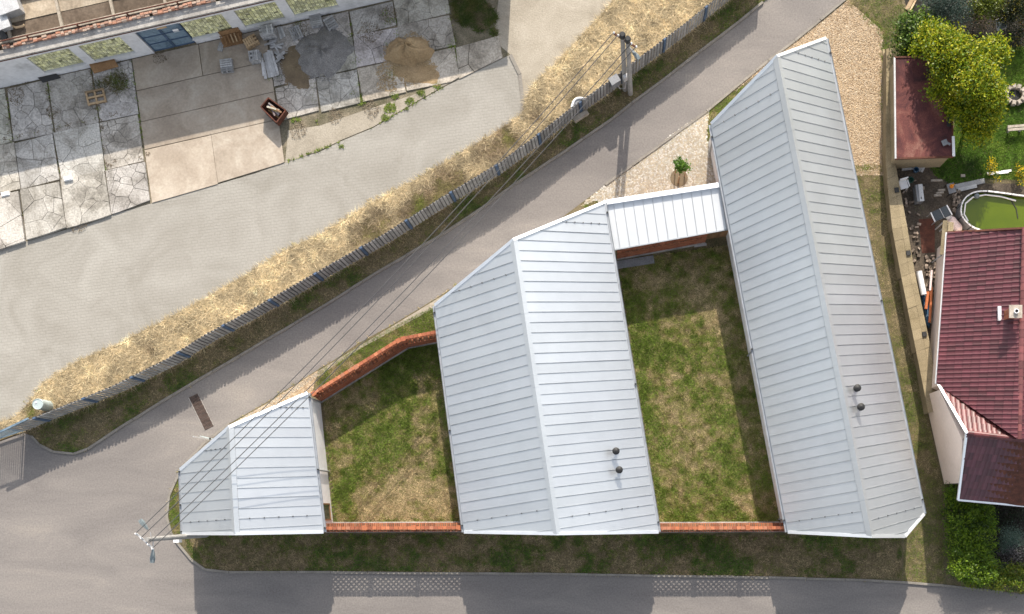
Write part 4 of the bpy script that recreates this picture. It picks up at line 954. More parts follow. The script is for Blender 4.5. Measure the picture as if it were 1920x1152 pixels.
# ------------------------------------------------------------------ neighbour clutter
t = thing('solar_heater', 'dark tilted solar panel with white edges beside the pool', 'solar panel', P(1766, 402)); q = [P(1745, 399, .9), P(1775, 385, 1.1), P(1785, 403, 1.0), P(1753, 416, .75)]; u = Vector((0, 0, -.06))
MB().add([*q, *[p+u for p in q]], [(3, 2, 1, 0), (4, 5, 6, 7), (0, 1, 5, 4), (1, 2, 6, 5), (2, 3, 7, 6), (3, 0, 4, 7)]).build('panel', m_panel, t)
for a, b in ((0, 3), (1, 2)): MB().bar(q[a], q[b], .06, .05, up=-.02).build('edge', m_white, t)
MB().bar(q[0].lerp(q[1], .55), q[3].lerp(q[2], .55), .03, .02, up=.005).build('mullion', m_steel, t)
for i in range(4): MB().bar(Vector((q[i].x, q[i].y, Z0)), Vector((q[i].x+.04, q[i].y, Z0)), .04, q[i].z-.12).build('leg', m_steel, t)
t = thing('boiler_tank', 'pale pink cylinder tank lying beside the pool', 'tank', P(1790, 422)); a, b = P(1782, 411, .5), P(1799, 431, .5); d = (b-a).normalized()
MB().tube([a-d*.12, a, a+d*.1, b-d*.1, b, b+d*.1], [.1, .2, .24, .24, .2, .1], 14).build('tank', m_pinkp, t); MB().tube([a-d*.3, a-d*.05], .16, 10).build('collar', m_white, t); MB().box((a+b)/2-Vector((0, 0, .32)), (.5, .3, .3), .9).build('cradle', m_grey, t)
t = thing('lean_to_roof', 'narrow tan corrugated lean-to sheets along the tiled house', 'roof sheets', P(1770, 455))
for lo, zz, col in (([(1768, 414), (1777, 414), (1771, 478), (1762, 478)], 1.9, .85), ([(1778, 416), (1788, 418), (1782, 493), (1772, 492)], 2.05, 1.1)):
    c = PL(lo, zz); d = (c[3]-c[0]); n = (c[1]-c[0]); 
    for k in range(6):
        a = c[0].lerp(c[1], (k+.5)/6); b = c[3].lerp(c[2], (k+.5)/6); MB().bar(a, b, n.length/6*.95, .03+.02*(k % 2), (col,)*3).build('sheet_rib', m_tan, t)
    for e in (c[0], c[3]): MB().bar(Vector((e.x+.1, e.y, Z0)), Vector((e.x+.16, e.y, Z0)), .06, zz-.1).build('post', m_wood, t)
boards('timber_stack', 'long grey timbers stored along the tiled house wall', 'timber', [((1762, 500), (1757, 560), .16, .5), ((1768, 505), (1763, 580), .14, .6), ((1758, 555), (1750, 640), .18, .5), ((1763, 580), (1756, 660), .15, .6)], m_wood)
sheet('path', [(1722, 412), (1752, 410), (1752, 474), (1728, 476)], Z0+.012, m_rust)
def pipe(name, label, cat, a, b, r, z, m, group=None): 
    o = MB().tube([P(*a, z), P(*b, z)], r, 14); o.tube([P(*a, z)-(P(*b, z)-P(*a, z)).normalized()*.02, P(*a, z)], r*1.05, 14); return o.build(name, m, label=label, cat=cat, group=group)
pipe('foam_roll', 'thick white roll standing on its side beside the boundary wall', 'roll', (1723, 510), (1732, 553), .17, .45, m_white)
pipe('drain_pipe', 'pale pink pipe lying between the wall and the tiled house', 'pipe', (1747, 508), (1744, 545), .07, .5, m_pinkp, 'plastic pipes')
pipe('drain_pipe', 'long orange pipe lying nearest the tiled house', 'pipe', (1747, 540), (1743, 605), .07, .5, m_orange, 'plastic pipes')
pipe('drain_pipe', 'short orange pipe lying beside the blue tarp', 'pipe', (1740, 548), (1736, 580), .09, .45, m_orange, 'plastic pipes')
def lumpy(name, label, cat, pts, z, h, m):
    b = MB(); q = poly_w(pts); cx = sum(p[0] for p in q)/len(q); cy = sum(p[1] for p in q)/len(q); n = len(q); vs = []
    for k, (f, zz) in enumerate(((1, 0), (.95, .5), (.7, .85), (.35, 1))):
        for p in q: vs.append((cx+(p[0]-cx)*f, cy+(p[1]-cy)*f, z+h*zz*random.uniform(.75, 1.1)))
    b.add(vs, [(k*n+i, k*n+(i+1) % n, (k+1)*n+(i+1) % n, (k+1)*n+i) for k in range(3) for i in range(n)]+[tuple(range(3*n, 4*n))]); return b.build(name, m, label=label, cat=cat)
lumpy('tarp', 'crumpled blue tarpaulin between the boundary wall and orange pipes', 'tarpaulin', [(1725, 553), (1732, 552), (1738, 570), (1743, 605), (1741, 617), (1735, 612), (1730, 585)], Z0, .35, m_tarp)
t = thing('plastic_chair', 'white plastic chair beside the boundary wall', 'chair', P(1690, 352)); q = P(1690, 352)
MB().box((q.x, q.y, .48), (.46, .44, .04), .3).build('seat', m_white, t); MB().box((q.x-.1, q.y+.22, .75), (.46, .05, .5), .3).build('backrest', m_white, t)
for sx in (-1, 1):
    MB().box((q.x+.22*sx, q.y+.05*sx, .68), (.05, .4, .04), .3).build('armrest', m_white, t)
    for sy in (-1, 1): MB().bar(Vector((q.x+.19*sx, q.y+.18*sy, Z0)), Vector((q.x+.19*sx+.04, q.y+.18*sy, Z0)), .04, .42).build('leg', m_white, t)
t = thing('metal_cabinet', 'grey metal cabinet lying on its back in the cluttered yard', 'cabinet', P(1718, 368)); c = (P(1711, 353)+P(1725, 384))/2; m = MB(); m.box((c.x, c.y, .36), (.36, .95, .6), .12); m.build('body', m_grey, t); MB().box((c.x+.08, c.y, .68), (.24, .96, .04), .12).build('lid', m_steel, t); MB().box((c.x+.08, c.y-.3, .71), (.04, .14, .02), .12).build('handle', m_black, t)
pallet('dark grey pallet leaning on the back of the red shed', [(1690, 304), (1722, 300), (1722, 318), (1690, 322)], m_wood, cnt=1, nb=4)
boards('grey_planks', 'grey planks lying beside the dark pallet behind the shed', 'planks', [((1735, 300), (1722, 322), .16, .05), ((1738, 303), (1727, 324), .12, .05), ((1700, 300), (1735, 297), .12, .05)], m_wood)
for i, (px, py, wx) in enumerate(((1755, 340, .64), (1764, 358, .42), (1761, 363, .42), (1757, 368, .42), (1727, 354, .3), (1726, 367, .22), (1804, 331, .25))):
    q = P(px, py); b = MB(); b.box((q.x, q.y, Z0+.05), (wx, .12 if i < 4 else .16, .1), .06*(i % 3)); b.box((q.x, q.y, Z0+.11), (wx*.92, .08 if i < 4 else .12, .02), .06*(i % 3))
    b.build('paving_stone', m_stone, label=('long pale kerb piece north of the stepping blocks', 'uppermost of the three pale stepping blocks', 'middle of the three pale stepping blocks', 'lowest of the three pale stepping blocks', 'pale block above the grey cabinet', 'pale slab right of the grey cabinet', 'short pale batten at the edge of the neighbour lawn')[i], cat='stone')
t = thing('grey_table', 'grey slate table top beside the pool holding an orange toy', 'table', P(1785, 354)); c = [P(1775, 346, .5), P(1788, 342, .5), P(1793, 360, .5), P(1780, 364, .5)]; m = MB(); m.prism([(p.x, p.y) for p in c], .46, .5); m.build('table_top', m_grey, t)
for p in c: MB().bar(Vector((p.x, p.y, Z0)), Vector((p.x+.04, p.y, Z0)), .04, .4).build('leg', m_black, t)
q = P(1784, 350, .5); b = MB(); b.lathe((q.x, q.y, .5), [(.10, 0), (.12, .06), (.05, .1), (.07, .16), (.02, .2)], 9); b.bar(q+Vector((-.12, -.06, .05)), q+Vector((.14, .1, .05)), .05, .06); b.build('toy', m_alert, label='small orange toy on the grey table', cat='toy')
boards('walkway_board', 'dark boards of the narrow walkway above the pool', 'boards', [((1790, 352), (1845, 340), .28, .06), ((1795, 358), (1830, 350), .2, .06)], m_wood)
boards('white_board', 'long white board lying among the yellow flowers', 'board', [((1850, 327), (1895, 321), .12, .06), ((1852, 329), (1890, 325), .06, .05)], m_white)
t = thing('garden_bench', 'pale backless bench on the neighbour lawn below the fire pit', 'bench', P(1905, 248)); a, b = P(1884, 246), P(1935, 242); d = (b-a).normalized(); n = Vector((-d.y, d.x, 0))
for k in (-.1, .08): MB().bar(a+n*k+Vector((0, 0, .42)), b+n*k+Vector((0, 0, .42)), .14, .05).build('seat_board', m_stone, t)
for s_ in (.08, .5, .92): MB().bar(a.lerp(b, s_)-n*.14+Vector((0, 0, Z0)), a.lerp(b, s_)+n*.14+Vector((0, 0, Z0)), .08, .37).build('leg', m_wood, t)
t = thing('fire_pit', 'ring of pale stones around a dark fire pit on the lawn', 'fire pit', P(1900, 181))
for k in range(11):
    a = 2*math.pi*k/11; q = P(1900, 181)+Vector((.52*math.cos(a), .47*math.sin(a), 0)); m = MB(); g = random.uniform(.8, 1.2); m.box((q.x, q.y, .19), (.26, .22, .28), a+random.uniform(-.2, .2), (g, g, g)); m.box((q.x, q.y, .34), (.2, .16, .05), a+.1, (g, g, g)); m.build('ring_stone', m_stone, t)
MB().lathe((P(1900, 181).x, P(1900, 181).y, .06), [(.4, 0), (.36, .05), (.1, .09)], 12).build('ash', m_black, t)
t = thing('camping_chair', 'grey folding frame standing in the dark garden bed', 'frame', P(1876, 45)); c = [P(1867, 38, .5), P(1885, 32, .6), P(1887, 52, .45), P(1870, 58, .4)]
for i in range(4): MB().tube([c[i], c[(i+1) % 4]], .03, 6).build('frame_tube', m_steel, t); MB().tube([c[i], Vector((c[i].x+.05, c[i].y, Z0))], .025, 6).build('leg', m_steel, t)
m = MB(); m.add([tuple(p-Vector((0, 0, .02))) for p in c], [(3, 2, 1, 0)]); m.build('seat', m_lamp, t)
t = thing('swing_frame', 'thin red garden frame at the right edge below the dark shrubs', 'frame', P(1912, 60))
for a, b in (((1903, 80), (1921, 55)), ((1912, 43), (1930, 30)), ((1912, 43), (1925, 52)), ((1905, 62), (1922, 74))): MB().tube([P(*a, .2), P(*b, 1.0)], .025, 6).build('tube', m_rust, t)
boards('tan_planks', 'two pale planks propped at the corner of the dark garden bed', 'planks', [((1699, 20), (1711, -2), .22, .05), ((1702, 28), (1716, 2), .1, .05)], m_raww)
for i, (px, py, r, mm, l) in enumerate(((1705, 341, .16, m_green, 'dark green bucket beside the white chair'), (1715, 322, .14, m_tarp, 'blue bucket behind the red shed'), (1797, 434, .08, m_alert, 'orange ball at the edge of the tiled roof beside the pool'))):
    q = P(px, py); b = MB(); b.lathe((q.x, q.y, Z0), [(r*.8, 0), (r, .28), (r*1.06, .3), (r*.9, .3), (r*.75, .05)], 12); b.build('bucket' if i < 2 else 'ball', mm, label=l, cat='bucket' if i < 2 else 'ball')
rub = MB()
for k in range(160):
    q = P(random.uniform(1690, 1722), random.uniform(340, 500)) if k < 50 else P(random.uniform(1735, 1752), random.uniform(480, 560)) if k < 110 else P(random.uniform(1785, 1800), random.uniform(360, 400))
    g = random.uniform(.3, 1.1); rub.box((q.x, q.y, Z0+.06), (random.uniform(.06, .22), random.uniform(.05, .16), random.uniform(.06, .14)), random.uniform(0, 3), (g, g*.9, g*.85))
rub.build('rubble', m_stone, org=(0, 0, 0), kind='stuff', label='scattered rubble and scraps in the neighbour yard', cat='rubble')
# courtyard extras: sapling with round mulch disc and stakes
q = P(1273, 335); tr_ = thing('sapling', 'small staked young tree in a round mulch bed on the cobbles', 'tree', q)
MB().lathe((q.x, q.y, Z0), [(.5, 0), (.5, .03), (.3, .05), (.05, .06)], 22).build('mulch_disc', m_soil, tr_)
for a in (0.3, 2.4, 4.5):
    s_ = Vector((q.x+.32*math.cos(a), q.y+.3*math.sin(a), Z0)); MB().tube([s_, s_+Vector((0, 0, 1.3))], .03, 6).build('stake', m_raww, tr_)
MB().tube([q, q+Vector((0, .02, 1.5)), q+Vector((.04, .06, 2.0))], [.035, .025, .012], 7).build('trunk', m_bark, tr_)
# ------------------------------------------------------------------ vegetation
def foliage(name, blobs, size, pal, parent=None, kind=None, clump=.22, upb=.5, flat=1.0):
    Vs, Cs = [], []
    for (x, y, z, rx, ry, rz, n) in blobs:
        nc = max(4, n//28); d = rng.normal(size=(nc, 3)); d /= np.linalg.norm(d, axis=1)[:, None]; d[:, 2] = np.where(d[:, 2] < -.45, -d[:, 2], d[:, 2])
        rad = rng.uniform(.45, 1.12, nc)**.6; cc = np.array([x, y, z])+d*rad[:, None]*np.array([rx, ry, rz])
        ci = rng.integers(0, nc, n); p = cc[ci]+rng.normal(size=(n, 3))*clump*np.array([1, 1, .7]); p[:, 2] = np.maximum(p[:, 2], .08)
        br = rng.uniform(.7, 1.25, nc)[ci]; pi = np.minimum(len(pal)-1, (rng.random(nc)[ci]*.75+rng.random(n)*.35)*len(pal)).astype(int)
        col = np.array(pal)[pi]*(br*rng.uniform(.8, 1.2, n))[:, None]
        a = rng.normal(size=(n, 3)); a /= np.linalg.norm(a, axis=1)[:, None]; nn = rng.normal(size=(n, 3))+np.array([0, 0, upb*2]); nn /= np.linalg.norm(nn, axis=1)[:, None]
        t = np.cross(nn, a); t /= np.linalg.norm(t, axis=1)[:, None]+1e-9; s = np.cross(nn, t); ln = size*rng.uniform(.7, 1.4, n)[:, None]; wd = ln*.55*flat
        v = np.stack([p-t*ln*.5, p+s*wd*.5, p+t*ln*.6, p-s*wd*.5], 1); Vs.append(v.reshape(-1, 3)); Cs.append(np.repeat(col, 4, 0))
    V = np.concatenate(Vs); F = np.arange(len(V)).reshape(-1, 4)
    return np_mesh(name, V, F, np.concatenate(Cs), m_leaf, parent, kind)
def tree(name, label, base, blobs_px, size, pal, trunk_r=.12, cat='tree', clump=.22, group=None, upb=.5, flat=1.0):
    b0 = P(*base); t = thing(name, label, cat, b0, group); bl = []
    for px, py, z, rx, rz, n in blobs_px: q = P(px, py, z); bl.append((q.x, q.y, z, rx, rx*.95, rz, n))
    foliage('crown', bl, size, pal, t, None, clump, upb, flat)
    m = MB(); top = max(b[2] for b in bl); cx = sum(b[0] for b in bl)/len(bl); cy = sum(b[1] for b in bl)/len(bl); f = Vector((b0.x*.6+cx*.4, b0.y*.6+cy*.4, top*.45))
    m.tube([b0, b0.lerp(f, .5), f], [trunk_r, trunk_r*.8, trunk_r*.65], 8)
    for b in bl: e = Vector((b[0], b[1], b[2])); m.tube([f, f.lerp(e, .55)+Vector((0, 0, .12)), e], [trunk_r*.5, trunk_r*.3, trunk_r*.1], 6)
    m.build('trunk', m_bark, t); return t
YG = [(.15, .22, .008), (.24, .31, .010), (.32, .35, .010), (.11, .18, .010), (.36, .34, .012), (.08, .13, .010)]
tree('yellow_tree', 'large yellow-green leafy tree overhanging the red shed', (1822, 190), [(1748, 62, 3.1, .55, .5, 1500), (1772, 88, 3.6, 1.0, .7, 4200), (1735, 84, 3.0, .6, .4, 1500), (1800, 108, 4.0, 1.0, .7, 4500), (1838, 112, 3.7, .9, .6, 3600), (1864, 92, 3.4, .55, .4, 1500), (1870, 103, 3.3, .5, .4, 1000), (1826, 148, 4.2, 1.0, .7, 4500), (1852, 178, 3.7, .85, .7, 3600), (1795, 152, 3.6, .8, .6, 3000), (1772, 128, 3.5, .8, .5, 2600), (1846, 208, 3.0, .9, .7, 3200), (1814, 205, 2.8, .9, .7, 3000), (1830, 240, 2.0, .9, .8, 2600), (1786, 200, 2.7, .4, .5, 900), (1756, 165, 2.9, .6, .3, 900)], .13, YG, .16, clump=.2)
LG = [(.05, .095, .012), (.075, .14, .018), (.115, .20, .025), (.03, .06, .010), (.19, .26, .05)]
tree('laurel_bush', 'glossy bright green bush at the top corner of the red shed', (1715, 95), [(1710, 50, 1.9, .6, .5, 1600), (1735, 42, 1.9, .45, .4, 1000), (1700, 80, 1.7, .6, .6, 1500), (1722, 75, 1.9, .65, .5, 1700), (1700, 100, 1.1, .5, .5, 900), (1728, 98, 1.4, .5, .5, 900)], .14, LG, .06, 'bush')
tree('spruce', 'dark blue-green conifer at the top edge behind the bright bush', (1775, 40), [(1765, 14, 2.3, .75, .8, 2400), (1785, 5, 2.8, .8, .9, 2400), (1775, 38, 1.5, .9, .6, 2200), (1750, 8, 1.6, .6, .6, 1500), (1800, 32, 1.3, .7, .6, 1500)], .10, [(.018, .035, .025), (.03, .055, .042), (.05, .085, .072), (.012, .022, .014)], .08, 'conifer', flat=.5)
tree('shrub', 'yellow-green shrub at the top edge left of the dark shrubs', (1852, 22), [(1845, 12, 1.4, .6, .4, 1500), (1860, 4, 1.5, .6, .4, 1400), (1835, 2, 1.3, .4, .3, 800)], .10, [(.10, .13, .01), (.15, .18, .012), (.06, .09, .01)], .05, 'shrub', group='garden shrubs')
tree('shrub', 'very dark shrub with yellow flecks in the top right corner', (1895, 18), [(1892, 12, 1.2, .7, .5, 1700), (1912, 30, 1.1, .7, .5, 1600), (1880, 30, .9, .5, .4, 900), (1915, 3, 1.4, .6, .5, 1300), (1908, 70, .6, .6, .4, 900)], .09, [(.012, .022, .008), (.02, .035, .01), (.012, .02, .008), (.03, .045, .012), (.19, .16, .02)], .05, 'shrub', group='garden shrubs')
tree('shrub', 'pale pink-flowering shrub between conifer and yellow-green shrub', (1830, 36), [(1828, 30, .8, .45, .3, 900), (1812, 15, .9, .4, .3, 700), (1838, 45, .5, .35, .25, 500)], .08, [(.10, .085, .05), (.36, .27, .19), (.06, .08, .03), (.45, .34, .25)], .04, 'shrub', group='garden shrubs')
for lb, px, py in (('yellow flowering plant left of the long white board', 1858, 322), ('yellow flowering plant at the right edge above the pool', 1912, 332)):
    tree('flower_plant', lb, (px, py), [(px, py-8, .5, .26, .25, 200), (px+6, py+8, .45, .3, .2, 240), (px-4, py-18, .45, .2, .2, 120)], .085, [(.60, .42, .01), (.10, .15, .02), (.66, .48, .015), (.07, .12, .015)], .03, 'flowers', clump=.1, group='yellow flowering plants')
HG = [(.05, .10, .006), (.08, .15, .008), (.12, .20, .010), (.17, .25, .012), (.03, .06, .006)]
def hedge(label, quad, h, n, pal, parent=None, size=.10):
    q = PL(quad); t = thing('hedge', label, 'hedge', sum(q, Vector())/4, 'clipped hedges'); bl = []
    nu, nv = max(2, round((q[1]-q[0]).length/.55)), max(2, round((q[3]-q[0]).length/.55))
    for i in range(nu):
        for j in range(nv):
            a = q[0].lerp(q[1], (i+.5)/nu); b = q[3].lerp(q[2], (i+.5)/nu); c = a.lerp(b, (j+.5)/nv); bl.append((c.x, c.y, h*.62+random.uniform(-.08, .1), .42, .42, h*.42, n))
    foliage('leaves', bl, size, pal, t, None, .13, .6)
    m = MB()
    for b in bl[::2]: m.tube([(b[0], b[1], Z0), (b[0]+.05, b[1], h*.5), (b[0]+.1, b[1]+.1, h*.8)], [.03, .02, .01], 5)
    m.build('stems', m_bark, t, kind='stuff'); return t
hedge('broad bright green hedge in front of the pink gable wall', [(1762, 912), (1846, 920), (1850, 1088), (1775, 1080)], 1.35, 520, HG)
hedge('lower yellow-green hedge along the road at the right edge', [(1800, 1058), (1925, 1060), (1925, 1108), (1805, 1092)], .95, 460, [(.07, .13, .01), (.12, .18, .012), (.20, .22, .016), (.04, .08, .008)])
tree('blue_conifer', 'silvery blue-green conifer shrub below the shade-tinted wing roof', (1890, 1012), [(1893, 1005, .6, .5, .35, 1800), (1905, 1012, .55, .4, .3, 1000), (1882, 1020, .4, .35, .3, 700)], .09, [(.07, .13, .10), (.12, .19, .15), (.18, .25, .19), (.05, .09, .07)], .04, 'conifer', flat=.35)
tree('grey_shrub', 'grey-purple leafed shrub at the right edge beside the blue conifer', (1905, 1040), [(1905, 1035, .5, .45, .3, 900), (1918, 1022, .45, .4, .3, 700), (1880, 1048, .3, .4, .2, 500)], .08, [(.06, .05, .05), (.11, .10, .10), (.18, .17, .18), (.04, .05, .03)], .03, 'shrub')
tree('dark_shrub', 'low dark shrub in the bed under the shade-tinted wing roof', (1880, 965), [(1868, 965, .3, .4, .2, 500), (1890, 972, .35, .5, .2, 700), (1912, 960, .3, .4, .2, 500)], .08, [(.02, .025, .015), (.04, .035, .03), (.03, .05, .02)], .03, 'shrub')
foliage('crown', [(P(1277, 308, 2.0).x+.0, P(1277, 308, 2.0).y, 2.0, .34, .34, .3, 620), (P(1290, 314, 1.8).x, P(1290, 314, 1.8).y, 1.8, .15, .15, .12, 120)], .11, [(.05, .12, .012), (.09, .19, .02), (.14, .25, .03)], tr_, None, .09)
# ---- grass
def blades(name, poly_px, dens, hgt, wid, colf, z, lean=.6, label=None, cat=None, holes=(), m=m_blade, gain=1.25):
    polys = poly_px if isinstance(poly_px[0][0], (list, tuple)) else [poly_px]; Vs, Cs = [], []
    for pp_ in polys:
        x, y = scatter(poly_w(pp_), dens)
        for h_ in holes:
            k = ~inside(x, y, np.array(poly_w(h_))); x, y = x[k], y[k]
        n = len(x); col, keep, hs = colf(x, y); x, y, col, hs = x[keep], y[keep], col[keep], hs[keep]; n = len(x)
        a = rng.uniform(0, 2*np.pi, n); b = rng.uniform(0, 2*np.pi, n); hh = .45*hgt*hs*rng.uniform(.3, 1.3, n); ww = wid*rng.uniform(.6, 1.4, n); le = 1.5*lean*hgt*rng.uniform(.4, 1.6, n)
        p0 = np.stack([x-np.cos(a)*ww/2, y-np.sin(a)*ww/2, np.full(n, z)], 1); p1 = np.stack([x+np.cos(a)*ww/2, y+np.sin(a)*ww/2, np.full(n, z)], 1); p2 = np.stack([x+np.cos(b)*le, y+np.sin(b)*le, z+hh], 1)
        Vs.append(np.stack([p0, p1, p2], 1).reshape(-1, 3)); Cs.append(np.repeat(col*gain*(rng.uniform(.6, 1.4, n)*(.72+.56*vnoise(x, y, .16)))[:, None], 3, 0))
    V = np.concatenate(Vs); return np_mesh(name, V, np.arange(len(V)).reshape(-1, 3), np.clip(np.concatenate(Cs), 0, 1), m, None, 'stuff', label, cat)
GREEN, DGREEN, STRAW, BROWN, OLIVE = np.array((.115, .165, .026)), np.array((.05, .09, .014)), np.array((.38, .30, .17)), np.array((.18, .135, .085)), np.array((.185, .185, .05))
def blob(x, y, lst):
    s = np.zeros(len(x))
    for px, py, r, k in lst:
        q = P(px, py); s += k*np.exp(-(((x-q.x)**2+(y-q.y)**2)/(r/S)**2))
    return s
def mixcol(f, cols):
    f = np.clip(f, 0, .999)*(len(cols)-1); i = f.astype(int); t = (f-i)[:, None]; c = np.array(cols); return c[i]*(1-t)+c[np.minimum(i+1, len(cols)-1)]*t
L2 = [(1185, 560, 28, .5), (1210, 650, 40, .45), (1200, 740, 30, .55), (1225, 790, 25, .5), (1290, 730, 30, .3), (1310, 640, 30, .3), (1260, 1000, 60, .3), (1270, 960, 30, .3), (1330, 600, 40, -.25), (1395, 935, 22, -.5), (1360, 880, 60, .2), (1230, 540, 30, -.5), (1300, 800, 60, -.15), (1420, 800, 40, -.2), (1370, 700, 40, .15), (1350, 510, 60, -.3), (1240, 870, 30, -.15)]
L1 = [(650, 910, 30, .55), (640, 940, 25, .5), (730, 840, 40, .3), (690, 880, 30, .3), (830, 930, 40, -.25), (770, 920, 60, -.5), (740, 960, 60, -.4), (790, 840, 25, -.25), (680, 770, 40, -.25), (820, 660, 30, .3), (720, 700, 40, .3), (770, 660, 40, .3), (830, 880, 30, .1), (700, 960, 40, -.25), (620, 800, 25, -.3)]
def lawnf(lst):
    def f(x, y):
        v = fbm(x, y, 1.7)*.5+.8*fbm(x+9, y-4, .36)-.09+blob(x, y, lst)*.5; f_ = np.clip((v-.22)*1.7+rng.normal(0, .13, len(x)), 0, 1)
        c = mixcol(f_, [STRAW*.9, STRAW*.72, (STRAW+OLIVE)*.42, OLIVE*.9, GREEN, GREEN*.85]); return c, np.ones(len(x), bool), .6+.7*f_
    return f
blades('courtyard_grass', LAWN1, 1100, .115, .036, lawnf(L1), Z0+.004, label='patchy green and straw grass in the smaller courtyard', cat='grass')
blades('courtyard_grass', LAWN2, 1100, .115, .036, lawnf(L2), Z0+.004, label='patchy green and straw grass in the long courtyard', cat='grass')
def tuftf(lst):
    def f(x, y):
        c, k, h = lawnf(lst)(x, y); return c, (vnoise(x+5, y+2, .3)+.4*blob(x, y, lst)) > .62, h+.4
    return f
blades('grass_tufts', LAWN1, 420, .22, .03, tuftf(L1), Z0, .35, label='taller grass tufts in the smaller courtyard', cat='grass')
blades('grass_tufts', LAWN2, 420, .22, .03, tuftf(L2), Z0, .35, label='taller grass tufts in the long courtyard', cat='grass')
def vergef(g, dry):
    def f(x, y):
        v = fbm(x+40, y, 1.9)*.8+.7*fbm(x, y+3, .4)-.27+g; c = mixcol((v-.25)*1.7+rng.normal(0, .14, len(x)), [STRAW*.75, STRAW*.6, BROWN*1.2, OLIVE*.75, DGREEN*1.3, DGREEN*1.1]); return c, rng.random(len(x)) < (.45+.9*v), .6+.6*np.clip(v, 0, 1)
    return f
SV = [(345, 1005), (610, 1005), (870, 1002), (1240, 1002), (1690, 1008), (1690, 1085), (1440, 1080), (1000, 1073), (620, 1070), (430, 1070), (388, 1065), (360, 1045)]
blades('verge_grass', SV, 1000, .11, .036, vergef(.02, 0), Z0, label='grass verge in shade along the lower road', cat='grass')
WV = [(386, 833), (345, 885), (340, 1000), (325, 1000), (317, 970), (321, 930), (343, 885)]
NV = [[(597, 697), (735, 613), (830, 568), (822, 625), (750, 640), (590, 738)], [(1378, 172), (1397, 160), (1345, 225), (1337, 262), (1326, 262), (1325, 212)], [(830, 572), (900, 515), (905, 520), (850, 570)], [(1090, 388), (1110, 372), (1122, 380), (1105, 392)]]
blades('verge_grass', [WV]+NV, 1400, .09, .028, lawnf([(820, 590, 60, .5), (700, 660, 40, .35), (640, 690, 40, .0), (1380, 190, 40, .2)]), Z0, label='sunlit grass tufts along the lane side of the houses', cat='grass')
EV = [(1602, 312), (1655, 312), (1662, 385), (1680, 470), (1705, 600), (1738, 775), (1765, 905), (1770, 1095), (1692, 1090), (1694, 1008), (1728, 968), (1700, 800), (1660, 590)]
def eastf(x, y):
    c, k, h = lawnf([(1690, 770, 30, .3), (1730, 1000, 60, .2), (1625, 400, 60, -.3), (1650, 520, 40, -.25)])(x, y); return c*.9, rng.random(len(x)) < .85, h
blades('verge_grass', [EV, [(1592, 0), (1690, -5), (1700, 30), (1690, 90), (1660, 92), (1655, 62)]], 1200, .07, .026, eastf, Z0, label='dry mown grass strip beside the tan boundary wall', cat='grass')
FV = FENCE+KERBN[::-1]
def fencef(x, y):
    v = fbm(x+11, y+70, 1.6)*.8+.7*fbm(x, y, .4)-.27; c = mixcol((v-.2)*1.6+rng.normal(0, .14, len(x)), [STRAW*.75, BROWN*1.3, OLIVE*.75, DGREEN*1.4, DGREEN*1.1]); return c, rng.random(len(x)) < .35+v, .5+.8*v
blades('verge_grass', FV, 1000, .11, .036, fencef, .045, label='grass verge between the plank fence and the lane', cat='grass')
PALE = np.array((.38, .315, .205))
def bankf(x, y):
    g = blob(x, y, [(790, 390, 40, .5), (720, 425, 35, .35), (850, 345, 40, .45), (680, 455, 30, .3), (930, 290, 35, .35), (1075, 190, 20, .5), (280, 660, 15, .4), (65, 770, 20, .5), (110, 765, 15, .4), (1010, 215, 25, .45), (960, 260, 25, .4)]); v = fbm(x+3, y+8, 1.1)*.36+.34*np.clip(fbm(x-9, y+2, .45)*2-.9, 0, 1)+g; 
    c = mixcol(v*1.05, [PALE*1.5, PALE*1.32, PALE*1.15, PALE*.9, BROWN*1.2, OLIVE*1.0, GREEN*.9])*(.62+.7*vnoise(x+3, y, .33))[:, None]; return c, np.ones(len(x), bool), 1.1+1.0*vnoise(x, y+4, .4)
BK = BANKN+[(1425, -60)]+FENCE[::-1]
blades('dry_grass', BK, 800, .17, .034, bankf, .03, 1.3, gain=1.36, label='tangled straw-coloured dry grass on the bank behind the fence', cat='grass')
GDN = [(1735, 298), (1790, 240), (1795, 140), (1850, 90), (1925, 90), (1925, 338), (1850, 335), (1780, 345), (1752, 330)]
def gardenf(x, y):
    v = fbm(x, y, 1.2)+.3*fbm(x, y, .4); c = mixcol((v-.25)*1.5, [(.03, .06, .01), (.055, .11, .012), (.085, .16, .018), (.14, .21, .03)]); return c, np.ones(len(x), bool), .7+.8*v
blades('garden_grass', GDN, 1500, .13, .035, gardenf, Z0, label='lush green lawn of the neighbour garden', cat='grass')
# weeds in joints and beside walls
def weedf(x, y): return mixcol(rng.random(len(x)), [DGREEN, GREEN*1.1, OLIVE]), rng.random(len(x)) < .85, np.ones(len(x))
def spot(px, py, r): return [(px+r*math.cos(a)*random.uniform(.6, 1.2), py+r*math.sin(a)*random.uniform(.6, 1.2)) for a in [k*.7 for k in range(9)]]
wl = [spot(*s) for s in ((737, 140, 12), (735, 85, 9), (614, 126, 5), (679, 192, 6), (740, 180, 8), (733, 203, 12), (770, 190, 9), (790, 175, 8), (820, 160, 8), (722, 220, 8), (560, 47, 8), (90, 165, 6), (26, 290, 7), (15, 405, 8), (40, 400, 6), (175, 368, 9), (98, 278, 6), (65, 285, 8), (215, 150, 12), (235, 160, 8), (660, 175, 5), (672, 160, 4), (665, 120, 4), (660, 90, 3), (550, 225, 4), (560, 225, 5), (75, 733, 5), (730, 40, 7), (722, 25, 6), (1750, 485, 9), (1722, 395, 8), (1715, 480, 6), (1745, 430, 5), (845, 90, 6), (22, 268, 5), (185, 205, 5), (640, 275, 5), (585, 182, 4))]
